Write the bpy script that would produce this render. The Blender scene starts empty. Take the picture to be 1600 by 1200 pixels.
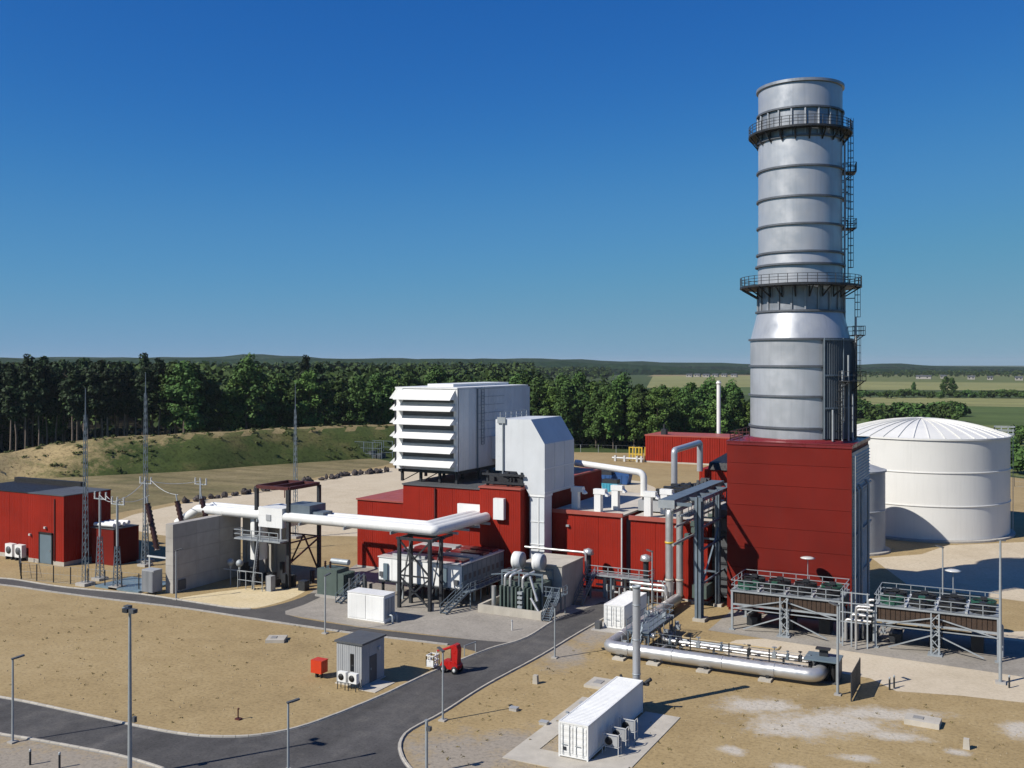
import bpy, math, random
import numpy as np
from mathutils import Vector, Matrix
SC = bpy.context.scene
COL = SC.collection
R = math.radians
PI = math.pi
rnd = random.Random(7)

# ------------------------------------------------------------------ camera, sky, sun, exposure
cd = bpy.data.cameras.new('camera'); cam = bpy.data.objects.new('camera', cd); COL.objects.link(cam)
cam.location = (0, 0, 30); cam.rotation_euler = (R(90), 0, R(27.3))
cd.sensor_width = 36; cd.lens = 34.875; cd.shift_y = -0.0206
cd.clip_start = 1; cd.clip_end = 20000
SC.camera = cam
SUN_EL, SUN_DX, SUN_DY = R(41), 0.57, 0.822           # direction in which shadows fall
w = bpy.data.worlds.new('World'); SC.world = w; w.use_nodes = True
nt = w.node_tree; nt.nodes.clear()
sky = nt.nodes.new('ShaderNodeTexSky'); sky.sky_type = 'NISHITA'; sky.sun_disc = False
sky.sun_elevation = SUN_EL; sky.sun_rotation = math.atan2(-SUN_DX, -SUN_DY)
sky.altitude = 0; sky.air_density = 0.7; sky.dust_density = 0.0; sky.ozone_density = 8.0
bgn = nt.nodes.new('ShaderNodeBackground'); bgn.inputs['Strength'].default_value = 0.085
out = nt.nodes.new('ShaderNodeOutputWorld')
def vscale(src, k):
    n = nt.nodes.new('ShaderNodeVectorMath'); n.operation = 'SCALE'; n.inputs['Scale'].default_value = k; nt.links.new(src, n.inputs[0]); return n.outputs[0]
crv = nt.nodes.new('ShaderNodeRGBCurve'); cm = crv.mapping; cm.extend = 'EXTRAPOLATED'      # overall colour response of the clear sky
for ci, pts in enumerate((((.05, .0170), (.119, .076), (.36, .185)), ((.109, .120), (.242, .260), (.468, .335)), ((.246, .405), (.445, .505), (.60, .48)))):
    c_ = cm.curves[ci]; c_.points[1].location = (1, (.25, .38, .465)[ci])
    for p_ in pts: c_.points.new(*p_)
cm.update()
nt.links.new(vscale(sky.outputs[0], .075), crv.inputs['Color'])
nt.links.new(vscale(crv.outputs[0], 10), bgn.inputs['Color']); nt.links.new(bgn.outputs[0], out.inputs['Surface'])
sl = bpy.data.lights.new('sun', 'SUN'); sl.energy = 5.0; sl.angle = R(0.53); sl.color = (1, 0.955, 0.88)
so = bpy.data.objects.new('sun', sl); COL.objects.link(so); so.location = (0, 0, 120)
so.rotation_euler = Vector((SUN_DX*math.cos(SUN_EL), SUN_DY*math.cos(SUN_EL), -math.sin(SUN_EL))).to_track_quat('-Z', 'Y').to_euler()
vs = SC.view_settings; vs.view_transform = 'Standard'; vs.look = 'None'; vs.exposure = 0.28; vs.gamma = 1.0; vs.use_curve_mapping = False

# ------------------------------------------------------------------ materials
def alb(c): return tuple(x*(.84 if max(c) < .42 else .84+.08*min(1, (max(c)-.42)/.2)) for x in c)     # base colours to the exposure in use
def nodes(name):
    m = bpy.data.materials.new(name); m.use_nodes = True
    t = m.node_tree; b = t.nodes['Principled BSDF']
    return m, t, b
def nnoise(t, vec, scale, detail=4, rough=.55, dist=0):
    n = t.nodes.new('ShaderNodeTexNoise'); n.inputs['Scale'].default_value = scale
    n.inputs['Detail'].default_value = detail; n.inputs['Roughness'].default_value = rough; n.inputs['Distortion'].default_value = dist
    t.links.new(vec, n.inputs['Vector']); return n.outputs['Fac']
def ramp(t, fac, stops):
    r = t.nodes.new('ShaderNodeValToRGB'); el = r.color_ramp.elements
    while len(el) < len(stops): el.new(0.5)
    for e, (p, c) in zip(el, stops): e.position = p; e.color = (*c, 1)
    t.links.new(fac, r.inputs['Fac']); return r.outputs['Color']
def mixc(t, fac, a, b, mode='MIX'):
    m = t.nodes.new('ShaderNodeMix'); m.data_type = 'RGBA'; m.blend_type = mode
    for s, v in ((m.inputs[0], fac), (m.inputs[6], a), (m.inputs[7], b)):
        if hasattr(v, 'node'): t.links.new(v, s)
        elif isinstance(v, (int, float)): s.default_value = v
        else: s.default_value = (*v, 1)
    return m.outputs[2]
def vmap(t, scale=(1, 1, 1), coord='Object', loc=(0, 0, 0)):
    c = t.nodes.new('ShaderNodeTexCoord'); mp = t.nodes.new('ShaderNodeMapping')
    mp.inputs['Scale'].default_value = scale; mp.inputs['Location'].default_value = loc
    t.links.new(c.outputs[coord], mp.inputs['Vector']); return mp.outputs['Vector']
def bump(t, b, h, strength=.3, dist=.02):
    n = t.nodes.new('ShaderNodeBump'); n.inputs['Strength'].default_value = strength; n.inputs['Distance'].default_value = dist
    t.links.new(h, n.inputs['Height']); t.links.new(n.outputs[0], b.inputs['Normal'])
def objvar(t, c, a):
    oi = t.nodes.new('ShaderNodeObjectInfo'); mr = t.nodes.new('ShaderNodeMapRange'); t.links.new(oi.outputs['Random'], mr.inputs[0]); mr.inputs[3].default_value = 1-a; mr.inputs[4].default_value = 1+a
    hs = t.nodes.new('ShaderNodeHueSaturation'); t.links.new(mr.outputs[0], hs.inputs['Value']); t.links.new(c, hs.inputs['Color']); return hs.outputs[0]
def paint(name, col, rough=.5, metal=0, var=.12, scale=.5, streak=.15, bmp=0, spec=.4):
    """painted or bare metal with weathering: broad tone variation and vertical run-off streaks"""
    m, t, b = nodes(name); col = alb(col)
    v = vmap(t)
    d = tuple(c*(1-var) for c in col); l = tuple(min(.9, c*(1+var)) for c in col)
    c = ramp(t, nnoise(t, v, scale), [(.3, d), (.7, l)])
    if streak:
        s = nnoise(t, vmap(t, (2.2, 2.2, .12)), 1.0, 5, .65)
        c = mixc(t, ramp(t, s, [(.5, (0, 0, 0)), (.8, (streak*2,)*3)]), c, tuple(x*.62+.012 for x in col))
    c = objvar(t, c, .05)
    t.links.new(c, b.inputs['Base Color'])
    b.inputs['Metallic'].default_value = metal; b.inputs['Specular IOR Level'].default_value = spec
    rr = ramp(t, nnoise(t, v, scale*3), [(.3, (max(0, rough-.1),)*3), (.7, (min(1, rough+.12),)*3)])
    t.links.new(rr, b.inputs['Roughness'])
    if bmp: bump(t, b, nnoise(t, v, 9, 3), bmp, .02)
    return m
RED = paint('red_cladding', (.275, .019, .0095), .6, 0, .12, .25, .14, 0, .12)
REDD = paint('dark_red_cladding', (.160, .0125, .0075), .6, 0, .13, .2, .2, 0, .14)
REDROOF = paint('red_roof_sheet', (.36, .085, .06), .5, 0, .1, .3, .1)
MAROON = paint('maroon_roof_sheet', (.17, .02, .022), .32, 0, .12, .3, .1)
WHITE = paint('white_paint', (.74, .74, .715), .45, 0, .06, .4, .17)
PANELW = paint('light_grey_panel', (.58, .60, .61), .5, 0, .06, .35, .16)
TANKW = paint('cream_white_tank_paint', (.68, .67, .63), .42, 0, .04, .12, .14)
STEEL = paint('silver_stack_paint', (.475, .49, .515), .38, .42, .09, .22, .22)
STEELB = paint('stack_band_steel', (.33, .35, .38), .45, .55, .16, .6, .3)
ALU = paint('aluminium_cladding', (.56, .555, .54), .38, .65, .06, .5, .08)
GALV = paint('galvanised_steel', (.36, .39, .405), .55, .3, .12, .8, .1)
GALVB = paint('blue_grey_steel', (.16, .20, .235), .5, .3, .12, .8, .1)
PALEROOF = paint('pale_roof_membrane', (.50, .45, .38), .8, 0, .1, .3, 0)
YELLOWP = paint('ochre_pipe_coating', (.42, .30, .13), .6, 0, .12, 1, .1)
SCREEN = paint('weathered_screen_panel', (.55, .50, .43), .6, .1, .15, .4, .25)
FLANGE = paint('dark_flange_steel', (.14, .15, .17), .5, .4, .15, .6, .1)
DARK = paint('dark_steel', (.030, .033, .038), .55, .2, .2, 1.0, .0)
DKRED = paint('dark_red_steel', (.085, .022, .02), .55, .1, .2, 1.0, .0)
BLACK = paint('black_rubber', (.012, .012, .013), .6, 0, .2, 1.0, 0)
CASING = paint('dark_blue_grey_casing', (.10, .12, .14), .5, .35, .15, .5, .2)
BROWN = paint('brown_fin_bundle', (.060, .036, .022), .7, .1, .25, 1.5, .2)
GREENM = paint('grey_green_transformer_paint', (.085, .115, .10), .5, 0, .12, .8, .2)
GREENF = paint('green_fan_enamel', (.02, .085, .055), .45, 0, .15, 1, .05)
GREY = paint('mid_grey_paint', (.36, .37, .375), .5, 0, .08, .5, .12)
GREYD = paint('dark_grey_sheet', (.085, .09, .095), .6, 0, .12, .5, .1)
BLUEG = paint('blue_grey_door', (.13, .18, .21), .5, 0, .08, .6, .1)
ORANGE = paint('orange_red_enamel', (.55, .045, .012), .4, 0, .08, 1, .05)
FIRERED = paint('bright_red_enamel', (.42, .012, .010), .3, 0, .08, 1, .05)
BLUE = paint('blue_paint', (.02, .075, .22), .45, 0, .12, .8, .1)
CYAN = paint('light_blue_paint', (.05, .30, .42), .45, 0, .1, .8, .1)
YELLOW = paint('yellow_paint', (.55, .37, .04), .45, 0, .1, 1, .1)
RUST = paint('brown_insulator_glaze', (.045, .018, .015), .3, 0, .15, 2, 0)
GLASSB = paint('dark_glass', (.01, .012, .015), .08, 0, .1, 1, 0)
LAMPG = paint('pale_lamp_glass', (.55, .55, .53), .2, 0, .05, 1, 0)
BARK = paint('bark', (.11, .085, .065), .9, 0, .3, 2, .2, .5)
PBARK = paint('pale_pine_bark', (.20, .15, .115), .9, 0, .3, 2, .2, .5)
STONE = paint('dark_stone', (.075, .062, .058), .9, 0, .4, 1.2, 0, .6)
ROOFT = paint('clay_roof', (.22, .08, .05), .8, 0, .2, 1, 0)
RENDERW = paint('pale_render', (.34, .32, .29), .8, 0, .08, 1, 0)

def concrete(name, col, panel=None):
    col = alb(col)
    m, t, b = nodes(name); v = vmap(t)
    c = ramp(t, nnoise(t, v, .5, 6, .6), [(.25, tuple(x*.80 for x in col)), (.75, tuple(min(.8, x*1.15) for x in col))])
    s = nnoise(t, vmap(t, (1.4, 1.4, .1)), 1.0, 5, .65)
    c = mixc(t, ramp(t, s, [(.5, (0, 0, 0)), (.8, (.3,)*3)]), c, tuple(x*.6 for x in col))
    c = objvar(t, c, .10)
    t.links.new(c, b.inputs['Base Color']); b.inputs['Roughness'].default_value = .85
    bump(t, b, nnoise(t, v, 6, 5), .3, .03)
    return m
CONC = concrete('concrete', (.40, .375, .335))
CONCP = concrete('pale_concrete', (.47, .43, .36))
CONCD = concrete('grey_concrete', (.30, .29, .275))

def groundmat(name, stops, scales=(.03, .25, 2.2), fine=.5, bmp=.6, patches=None, rough=.95, streak=None):
    """soil, sand, gravel, grass: broad, middle and fine noise blended; optional worn patches with their own outline"""
    m, t, b = nodes(name); v = vmap(t); stops = [(p, tuple(.84*x for x in c)) for p, c in stops]
    a = nnoise(t, v, scales[0], 5, .6, .4); e = nnoise(t, v, scales[1], 6, .65, .3); f = nnoise(t, v, scales[2], 5, .7)
    mt = t.nodes.new('ShaderNodeMath'); mt.operation = 'MULTIPLY_ADD'; t.links.new(e, mt.inputs[0]); mt.inputs[1].default_value = .55
    m2 = t.nodes.new('ShaderNodeMath'); m2.operation = 'MULTIPLY_ADD'; t.links.new(a, m2.inputs[0]); m2.inputs[1].default_value = .55; m2.inputs[2].default_value = -.05
    t.links.new(m2.outputs[0], mt.inputs[2])
    c = ramp(t, mt.outputs[0], stops)
    g = ramp(t, f, [(.32, (1-fine,)*3), (.5, (1, 1, 1)), (.72, (1+fine*.45,)*3)])
    c = mixc(t, 1.0, c, g, 'MULTIPLY')
    if streak:
        s = nnoise(t, vmap(t, streak), 1.0, 4, .6)
        c = mixc(t, 1.0, c, ramp(t, s, [(.35, (.78,)*3), (.65, (1.12,)*3)]), 'MULTIPLY')
    if patches:
        wob = nnoise(t, v, .45, 7, .75); pos = t.nodes.new('ShaderNodeNewGeometry').outputs['Position']
        for plist, pcol, lo, hi, amt in patches:
            pcol = tuple(.8*x for x in pcol)
            acc = None
            for (px, py, rx, ry, an) in plist:
                mp = t.nodes.new('ShaderNodeMapping'); mp.vector_type = 'TEXTURE'
                mp.inputs['Location'].default_value = (px, py, 0); mp.inputs['Rotation'].default_value = (0, 0, an); mp.inputs['Scale'].default_value = (rx, ry, 1)
                t.links.new(pos, mp.inputs['Vector'])
                fl = t.nodes.new('ShaderNodeVectorMath'); fl.operation = 'MULTIPLY'; fl.inputs[1].default_value = (1, 1, 0); t.links.new(mp.outputs[0], fl.inputs[0])
                ln = t.nodes.new('ShaderNodeVectorMath'); ln.operation = 'LENGTH'; t.links.new(fl.outputs[0], ln.inputs[0])
                if acc is None: acc = ln.outputs['Value']
                else:
                    mn = t.nodes.new('ShaderNodeMath'); mn.operation = 'MINIMUM'; t.links.new(acc, mn.inputs[0]); t.links.new(ln.outputs['Value'], mn.inputs[1]); acc = mn.outputs[0]
            ad = t.nodes.new('ShaderNodeMath'); ad.operation = 'MULTIPLY_ADD'; t.links.new(wob, ad.inputs[0]); ad.inputs[1].default_value = 2.4; t.links.new(acc, ad.inputs[2])
            ae = t.nodes.new('ShaderNodeMath'); ae.operation = 'MULTIPLY_ADD'; t.links.new(f, ae.inputs[0]); ae.inputs[1].default_value = .9; t.links.new(ad.outputs[0], ae.inputs[2])
            mr = t.nodes.new('ShaderNodeMapRange'); t.links.new(ae.outputs[0], mr.inputs[0]); mr.inputs[1].default_value = lo; mr.inputs[2].default_value = hi; mr.inputs[3].default_value = amt; mr.inputs[4].default_value = 0
            c = mixc(t, mr.outputs[0], c, mixc(t, 1.0, pcol, g, 'MULTIPLY'))
    t.links.new(c, b.inputs['Base Color']); b.inputs['Roughness'].default_value = rough
    b.inputs['Specular IOR Level'].default_value = .2
    if bmp: bump(t, b, f, bmp, .06)
    return m

# ------------------------------------------------------------------ mesh builder
class MB:
    def __init__(s): s.v = []; s.f = []; s.sm = []
    def add(s, vs, fs, sm=False):
        o = len(s.v); s.v += [tuple(p) for p in vs]; s.f += [tuple(i+o for i in f) for f in fs]; s.sm += [sm]*len(fs); return s
    def box(s, x0, y0, z0, x1, y1, z1):
        return s.add([(x0,y0,z0),(x1,y0,z0),(x1,y1,z0),(x0,y1,z0),(x0,y0,z1),(x1,y0,z1),(x1,y1,z1),(x0,y1,z1)],
                     [(3,2,1,0),(4,5,6,7),(0,1,5,4),(1,2,6,5),(2,3,7,6),(3,0,4,7)])
    def beam(s, p, q, a=.1, b=None):
        b = b or a; p = Vector(p); q = Vector(q); d = (q-p).normalized()
        up = Vector((0,0,1)) if abs(d.z) < .9 else Vector((0,1,0))
        x = d.cross(up).normalized()*a/2; y = d.cross(x).normalized()*b/2
        c = [p-x-y, p+x-y, p+x+y, p-x+y, q-x-y, q+x-y, q+x+y, q-x+y]
        return s.add(c, [(3,2,1,0),(4,5,6,7),(0,1,5,4),(1,2,6,5),(2,3,7,6),(3,0,4,7)])
    def tube(s, pts, r, n=8, cap=True):
        pts = [Vector(p) for p in pts]; rs = r if isinstance(r, (list, tuple)) else [r]*len(pts)
        k = len(pts); dirs = []
        for i in range(k):
            a = (pts[i]-pts[i-1]).normalized() if i else None; b = (pts[i+1]-pts[i]).normalized() if i < k-1 else None
            dirs.append((a+b).normalized() if a and b and (a+b).length > 1e-6 else (a or b))
        d = dirs[0]; x = d.cross(Vector((0,0,1))) if abs(d.z) < .95 else d.cross(Vector((0,1,0))); x.normalize()
        V = []
        for i in range(k):
            d = dirs[i]; x = (x - d*x.dot(d)).normalized(); y = d.cross(x); sc = 1.0
            if 0 < i < k-1:
                cs = max(.5, dirs[i].dot((pts[i+1]-pts[i]).normalized())); sc = 1
            for j in range(n):
                an = 2*PI*j/n; V.append(pts[i] + x*math.cos(an)*rs[i]*sc + y*math.sin(an)*rs[i]*sc)
        F = [(i*n+j, i*n+(j+1) % n, (i+1)*n+(j+1) % n, (i+1)*n+j) for i in range(k-1) for j in range(n)]
        s.add(V, F, True)
        if cap:
            s.add([V[j] for j in range(n)][::-1], [tuple(range(n))]); s.add([V[(k-1)*n+j] for j in range(n)], [tuple(range(n))])
        return s
    def lathe(s, prof, cx, cy, n=48, a0=0, a1=2*PI, smooth=True):
        full = abs(a1-a0-2*PI) < 1e-6; m = n if full else n+1
        V = [(cx+r*math.cos(a0+(a1-a0)*j/n), cy+r*math.sin(a0+(a1-a0)*j/n), z) for r, z in prof for j in range(m)]
        F = [(i*m+j, i*m+(j+1) % m, (i+1)*m+(j+1) % m, (i+1)*m+j) for i in range(len(prof)-1) for j in range(n)]
        return s.add(V, F, smooth)
    def prism(s, poly, axis, a, b):
        """poly of (u,v) extruded along axis from a to b; axis 'y': u=x v=z, 'x': u=y v=z, 'z': u=x v=y"""
        f = {'y': lambda u, v, t: (u, t, v), 'x': lambda u, v, t: (t, u, v), 'z': lambda u, v, t: (u, v, t)}[axis]
        n = len(poly); V = [f(u, v, a) for u, v in poly]+[f(u, v, b) for u, v in poly]
        return s.add(V, [tuple(range(n))[::-1], tuple(range(n, 2*n))]+[(i, (i+1) % n, n+(i+1) % n, n+i) for i in range(n)])
    def corr(s, p, q, z0, z1, pitch=.3, dep=.04, horiz=False):
        """trapezoidal sheet between plan points p and q, standing dep proud on the right-hand side of p->q"""
        p = Vector((p[0], p[1], 0)); q = Vector((q[0], q[1], 0)); d = q-p; L = d.length; d /= L; nrm = Vector((d.y, -d.x, 0))
        prof = []; tot = (z1-z0) if horiz else L; n = max(1, round(tot/pitch)); st = tot/n
        for i in range(n):
            prof += [(i*st, 0), (i*st+st*.4, 0), (i*st+st*.5, dep), (i*st+st*.9, dep)]
        prof.append((tot, 0))
        V = []
        for u, e in prof:
            for k in (0, 1):
                if horiz: V.append(p + d*L*k + nrm*e + Vector((0, 0, z0+u)))
                else: V.append(p + d*u + nrm*e + Vector((0, 0, z1 if k else z0)))
        F = [(2*i, 2*i+2, 2*i+3, 2*i+1) if not horiz else (2*i, 2*i+1, 2*i+3, 2*i+2) for i in range(len(prof)-1)]
        return s.add(V, F)
    def rail(s, pts, h=1.1, r=.035, step=1.5, rails=(1.1, .55)):
        for a, b in zip(pts[:-1], pts[1:]):
            a = Vector(a); b = Vector(b); n = max(1, round((b-a).length/step))
            for i in range(n+1):
                c = a.lerp(b, i/n); s.beam(c, c+Vector((0, 0, h)), r*2)
            for k in rails: s.beam(a+Vector((0, 0, k*h/1.1)), b+Vector((0, 0, k*h/1.1)), r*2)
        return s
    def stairs(s, p, q, wd, n=None, rail=True):
        p = Vector(p); q = Vector(q); d = q-p; h = Vector((d.x, d.y, 0)); sd = Vector((-h.y, h.x, 0)).normalized()*wd/2
        n = n or max(3, int(abs(d.z)/.22)); t = h.normalized()*.13
        for k in (-1, 1): s.beam(p+sd*k, q+sd*k, .06, .25)
        for i in range(n):
            c = p.lerp(q, (i+.5)/n); s.add([c-sd-t, c+sd-t, c+sd+t, c-sd+t, c-sd-t+Vector((0,0,.04)), c+sd-t+Vector((0,0,.04)), c+sd+t+Vector((0,0,.04)), c-sd+t+Vector((0,0,.04))],
                [(3,2,1,0),(4,5,6,7),(0,1,5,4),(1,2,6,5),(2,3,7,6),(3,0,4,7)])
        if rail:
            for k in (-1, 1):
                for hh in (.55, 1.05): s.beam(p+sd*k+Vector((0,0,hh)), q+sd*k+Vector((0,0,hh)), .06)
                for i in range(4):
                    c = p.lerp(q, i/3)+sd*k; s.beam(c, c+Vector((0,0,1.05)), .06)
        return s
    def lattice(s, cx, cy, z0, z1, w0, w1, n=8, t=.07, d=.04):
        for i, (sx, sy) in enumerate(((-1,-1),(1,-1),(1,1),(-1,1))):
            s.beam((cx+sx*w0/2, cy+sy*w0/2, z0), (cx+sx*w1/2, cy+sy*w1/2, z1), t)
        for k in range(n):
            a = k/n; b = (k+1)/n; wa = w0+(w1-w0)*a; wb = w0+(w1-w0)*b; za = z0+(z1-z0)*a; zb = z0+(z1-z0)*b
            c = ((-1,-1),(1,-1),(1,1),(-1,1))
            for i in range(4):
                u, v = c[i], c[(i+1) % 4]
                if k % 2: u, v = v, u
                s.beam((cx+u[0]*wa/2, cy+u[1]*wa/2, za), (cx+v[0]*wb/2, cy+v[1]*wb/2, zb), d)
        return s
    def build_each(s, name, mat, parent=None):
        par = list(range(len(s.v)))
        def fd(i):
            while par[i] != i: par[i] = par[par[i]]; i = par[i]
            return i
        for f in s.f:
            for k in f[1:]: par[fd(k)] = fd(f[0])
        gr = {}
        for f, sm in zip(s.f, s.sm): gr.setdefault(fd(f[0]), []).append((f, sm))
        for fs in gr.values():
            m = MB(); ids = sorted({k for f, _ in fs for k in f}); mp = {k: i for i, k in enumerate(ids)}
            m.v = [s.v[k] for k in ids]; m.f = [tuple(mp[k] for k in f) for f, _ in fs]; m.sm = [q for _, q in fs]; m.build(name, mat, parent)
    def ball(s, c, r, n=10, m=6, sz=1):
        V = []; 
        for i in range(m+1):
            ph = PI*i/m
            for j in range(n): V.append((c[0]+r*math.sin(ph)*math.cos(2*PI*j/n), c[1]+r*math.sin(ph)*math.sin(2*PI*j/n), c[2]-r*sz*math.cos(ph)))
        return s.add(V, [(i*n+j, i*n+(j+1) % n, (i+1)*n+(j+1) % n, (i+1)*n+j) for i in range(m) for j in range(n)], True)
    def build(s, name, mat, parent=None, label=None):
        root = parent
        while root is not None and root.parent is not None: root = root.parent
        off = root.location if root is not None else (0, 0, 0)
        me = bpy.data.meshes.new(name)
        me.from_pydata([(x-off[0], y-off[1], z-off[2]) for x, y, z in s.v], [], s.f)
        me.polygons.foreach_set('use_smooth', s.sm); me.materials.append(mat); me.update()
        o = bpy.data.objects.new(name, me); COL.objects.link(o)
        if parent is not None: o.parent = parent
        if label: o['label'] = label
        return o
def fillet(pts, rad, seg=5):
    pts = [Vector(p) for p in pts]; o = [pts[0]]
    for a, b, c in zip(pts[:-2], pts[1:-1], pts[2:]):
        u = (a-b).normalized(); v = (c-b).normalized()
        for i in range(seg+1):
            t = i/seg; o.append((b+u*rad)*(1-t)**2 + b*2*t*(1-t) + (b+v*rad)*t*t)
    o.append(pts[-1]); return o
def tag(o, label=None, cat=None, group=None, kind=None):
    if label: o['label'] = label
    if cat: o['category'] = cat
    if group: o['group'] = group
    if kind: o['kind'] = kind
    return o
def thing(name, label, cat, loc=(0, 0, 0), group=None):
    o = bpy.data.objects.new(name, None); COL.objects.link(o); o.empty_display_size = .5
    o.location = (loc[0], loc[1], loc[2] if len(loc) > 2 else 0)
    return tag(o, label, cat, group)
def dup(o, loc=None, rz=None, label=None, scale=None, parent=None):
    c = o.copy(); COL.objects.link(c); c.parent = parent
    if loc is not None: c.location = loc
    if rz is not None: c.rotation_euler[2] = rz
    if scale is not None: c.scale = scale
    if label: c['label'] = label
    for ch in o.children: dup(ch, parent=c)
    return c
def sheet(name, poly, z, mat, kind='structure', sub=None):
    m = MB(); m.add([(x, y, z) for x, y in poly], [tuple(range(len(poly)))])
    a = sum(poly[i][0]*poly[(i+1) % len(poly)][1]-poly[(i+1) % len(poly)][0]*poly[i][1] for i in range(len(poly)))
    if a < 0: m.f = [f[::-1] for f in m.f]
    return tag(m.build(name, mat), kind=kind)
def smooth_path(pts, n=4, closed=False):
    """Catmull-Rom through plan points"""
    o = []; k = len(pts)
    for i in range(k if closed else k-1):
        p = [pts[(i+j) % k] if closed else pts[min(max(i+j, 0), k-1)] for j in (-1, 0, 1, 2)]
        for q in range(n):
            t = q/n
            o.append(tuple(.5*((2*p[1][a]) + (-p[0][a]+p[2][a])*t + (2*p[0][a]-5*p[1][a]+4*p[2][a]-p[3][a])*t*t + (-p[0][a]+3*p[1][a]-3*p[2][a]+p[3][a])*t**3) for a in (0, 1)))
    if not closed: o.append(tuple(pts[-1]))
    return o

# ------------------------------------------------------------------ the setting: ground, roads, bank, fields, hills
GRASSF = groundmat('meadow_grass', [(.3, (.035, .06, .016)), (.55, (.06, .085, .022)), (.75, (.10, .115, .035))], (.004, .03, .4), .35, 0)
SOIL = groundmat('brown_gravel_soil', [(.27, (.275, .198, .096)), (.5, (.365, .268, .132)), (.74, (.43, .325, .172))], (.05, .35, 3.0), .32, .55,
    patches=[([(*(-20.89, 86.85), 4.2, 2.4, .5), (*(-14.73, 85.67), 7.0, 3.0, .35), (*(-11.19, 89.71), 5.8, 2.0, .4), (*(-16.75, 82.68), 4.6, 2.3, .3), (*(-9.37, 84.92), 2.8, 1.3, .2),
             (*(-20.18, 76.08), 1.3, 1.0, 0), (*(-11.45, 78.90), 1.7, 1.0, .2), (*(-15.37, 74.73), 1.8, .9, 0), (*(-0.47, 91.08), 1.6, 2.8, 0), (*(-4.60, 83.69), 1.3, .8, 0)], (.56, .51, .43), 2.05, 2.7, .9),
    ([(*(-38.05, 65.72), 7, 5.5, 0), (*(-35.96, 69.68), 5, 3.4, .4), (*(-42.41, 103.30), 4.5, 7.5, 0), (*(-42.37, 93.65), 3.0, 6.5, .4), (*(-66.22, 49.15), 26, 6.0, .25), (*(-56.72, 50.25), 18, 6.0, .25)], (.33, .295, .25), 2.0, 2.7, .85)])
DRYG = groundmat('dry_grass', [(.3, (.11, .105, .04)), (.5, (.215, .175, .085)), (.72, (.30, .24, .13))], (.03, .2, 1.5), .4, .5, streak=(.03, .25, 1))
SAND = groundmat('pale_sand_yard', [(.3, (.50, .41, .285)), (.5, (.585, .49, .35)), (.72, (.63, .54, .40))], (.03, .2, 2.0), .2, .4)
SANDB = groundmat('bright_sand', [(.3, (.56, .45, .25)), (.5, (.65, .53, .32)), (.72, (.70, .59, .38))], (.05, .3, 2.5), .2, .4)
YARD = groundmat('grey_yard_paving', [(.3, (.25, .225, .19)), (.5, (.33, .30, .255)), (.72, (.41, .37, .315))], (.05, .4, 3.0), .25, .4)
SLAB = groundmat('pale_slab', [(.3, (.50, .42, .30)), (.5, (.58, .49, .36)), (.72, (.62, .54, .41))], (.05, .4, 3.0), .15, .3)
ASPH = groundmat('asphalt', [(.3, (.068, .065, .064)), (.5, (.096, .092, .089)), (.70, (.145, .135, .122))], (.09, .7, 5.0), .35, .4, streak=(.35, .05, 1))
ASPH2 = groundmat('worn_asphalt', [(.3, (.075, .071, .068)), (.5, (.10, .094, .088)), (.72, (.135, .125, .115))], (.06, .5, 5.0), .3, .4)
BANKM = groundmat('bank_weeds', [(.30, (.038, .060, .014)), (.50, (.066, .088, .022)), (.60, (.12, .115, .04)), (.74, (.24, .19, .085))], (.03, .12, 1.2), .55, .8,
    patches=[([(*(-224.16, 205.94), 10, 8, .3), (*(-235.94, 178.96), 22, 10, .8), (*(-235.51, 167.37), 18, 12, .8)], (.44, .33, .165), 2.0, 2.7, .9)])
CREST = groundmat('dry_crest_grass', [(.3, (.13, .115, .045)), (.5, (.235, .185, .085)), (.72, (.33, .26, .13))], (.03, .2, 1.5), .4, .5)

ground = MB()
ground.add([(-9000, -9000, -.12), (9000, -9000, -.12), (9000, 12000, -.12), (-9000, 12000, -.12)], [(0, 1, 2, 3)])
tag(ground.build('ground', GRASSF), kind='structure')
sheet('gravel_field', [(-54.19, 22.69), (25.81, 63.98), (80.09, 265.92), (0.00, 289.11), (-56.72, 341.85), (-111.55, 313.55), (-154.54, 299.43), (-168.55, 250.61), (-189.50, 217.42), (-201.74, 178.73), (-212.21, 150.81), (-221.16, 120.51)], 0, SOIL)
sheet('dry_grass', smooth_path([(-199.94, 107.81), (-229.82, 139.16), (-233.08, 165.65), (-218.26, 193.36), (-198.70, 222.47), (-186.07, 255.16), (-167.76, 246.71), (-165.84, 218.64), (-162.69, 184.38), (-162.71, 161.70), (-161.32, 141.32), (-163.09, 121.03)], 3, True), .004, DRYG)
sheet('sand_yard', smooth_path([(-152.64, 132.22), (-159.71, 158.72), (-159.16, 178.19), (-161.75, 210.50), (-160.93, 236.02), (-146.30, 243.57), (-112.73, 240.84), (-86.46, 238.23), (-68.14, 199.49), (-65.94, 150.87), (-102.31, 140.29), (-118.05, 132.17), (-128.90, 125.15)], 3, True), .008, SAND)
sheet('sand_patch', smooth_path([(-95.42, 91.80), (-94.52, 96.17), (-92.13, 100.69), (-88.86, 105.81), (-84.91, 105.26), (-83.12, 100.47), (-82.95, 96.36), (-84.00, 92.92), (-88.40, 91.00)], 4, True), .012, SANDB)
sheet('yard_paving', [(-80.87, 92.78), (-81.20, 99.14), (-84.27, 106.88), (-88.58, 121.47), (-81.89, 136.33), (-64.65, 140.48), (-51.10, 140.81), (-45.59, 113.10), (-46.77, 107.01), (-47.04, 101.51), (-46.99, 96.32), (-49.19, 93.81), (-56.06, 93.33), (-67.29, 92.28)], .012, YARD)
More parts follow.
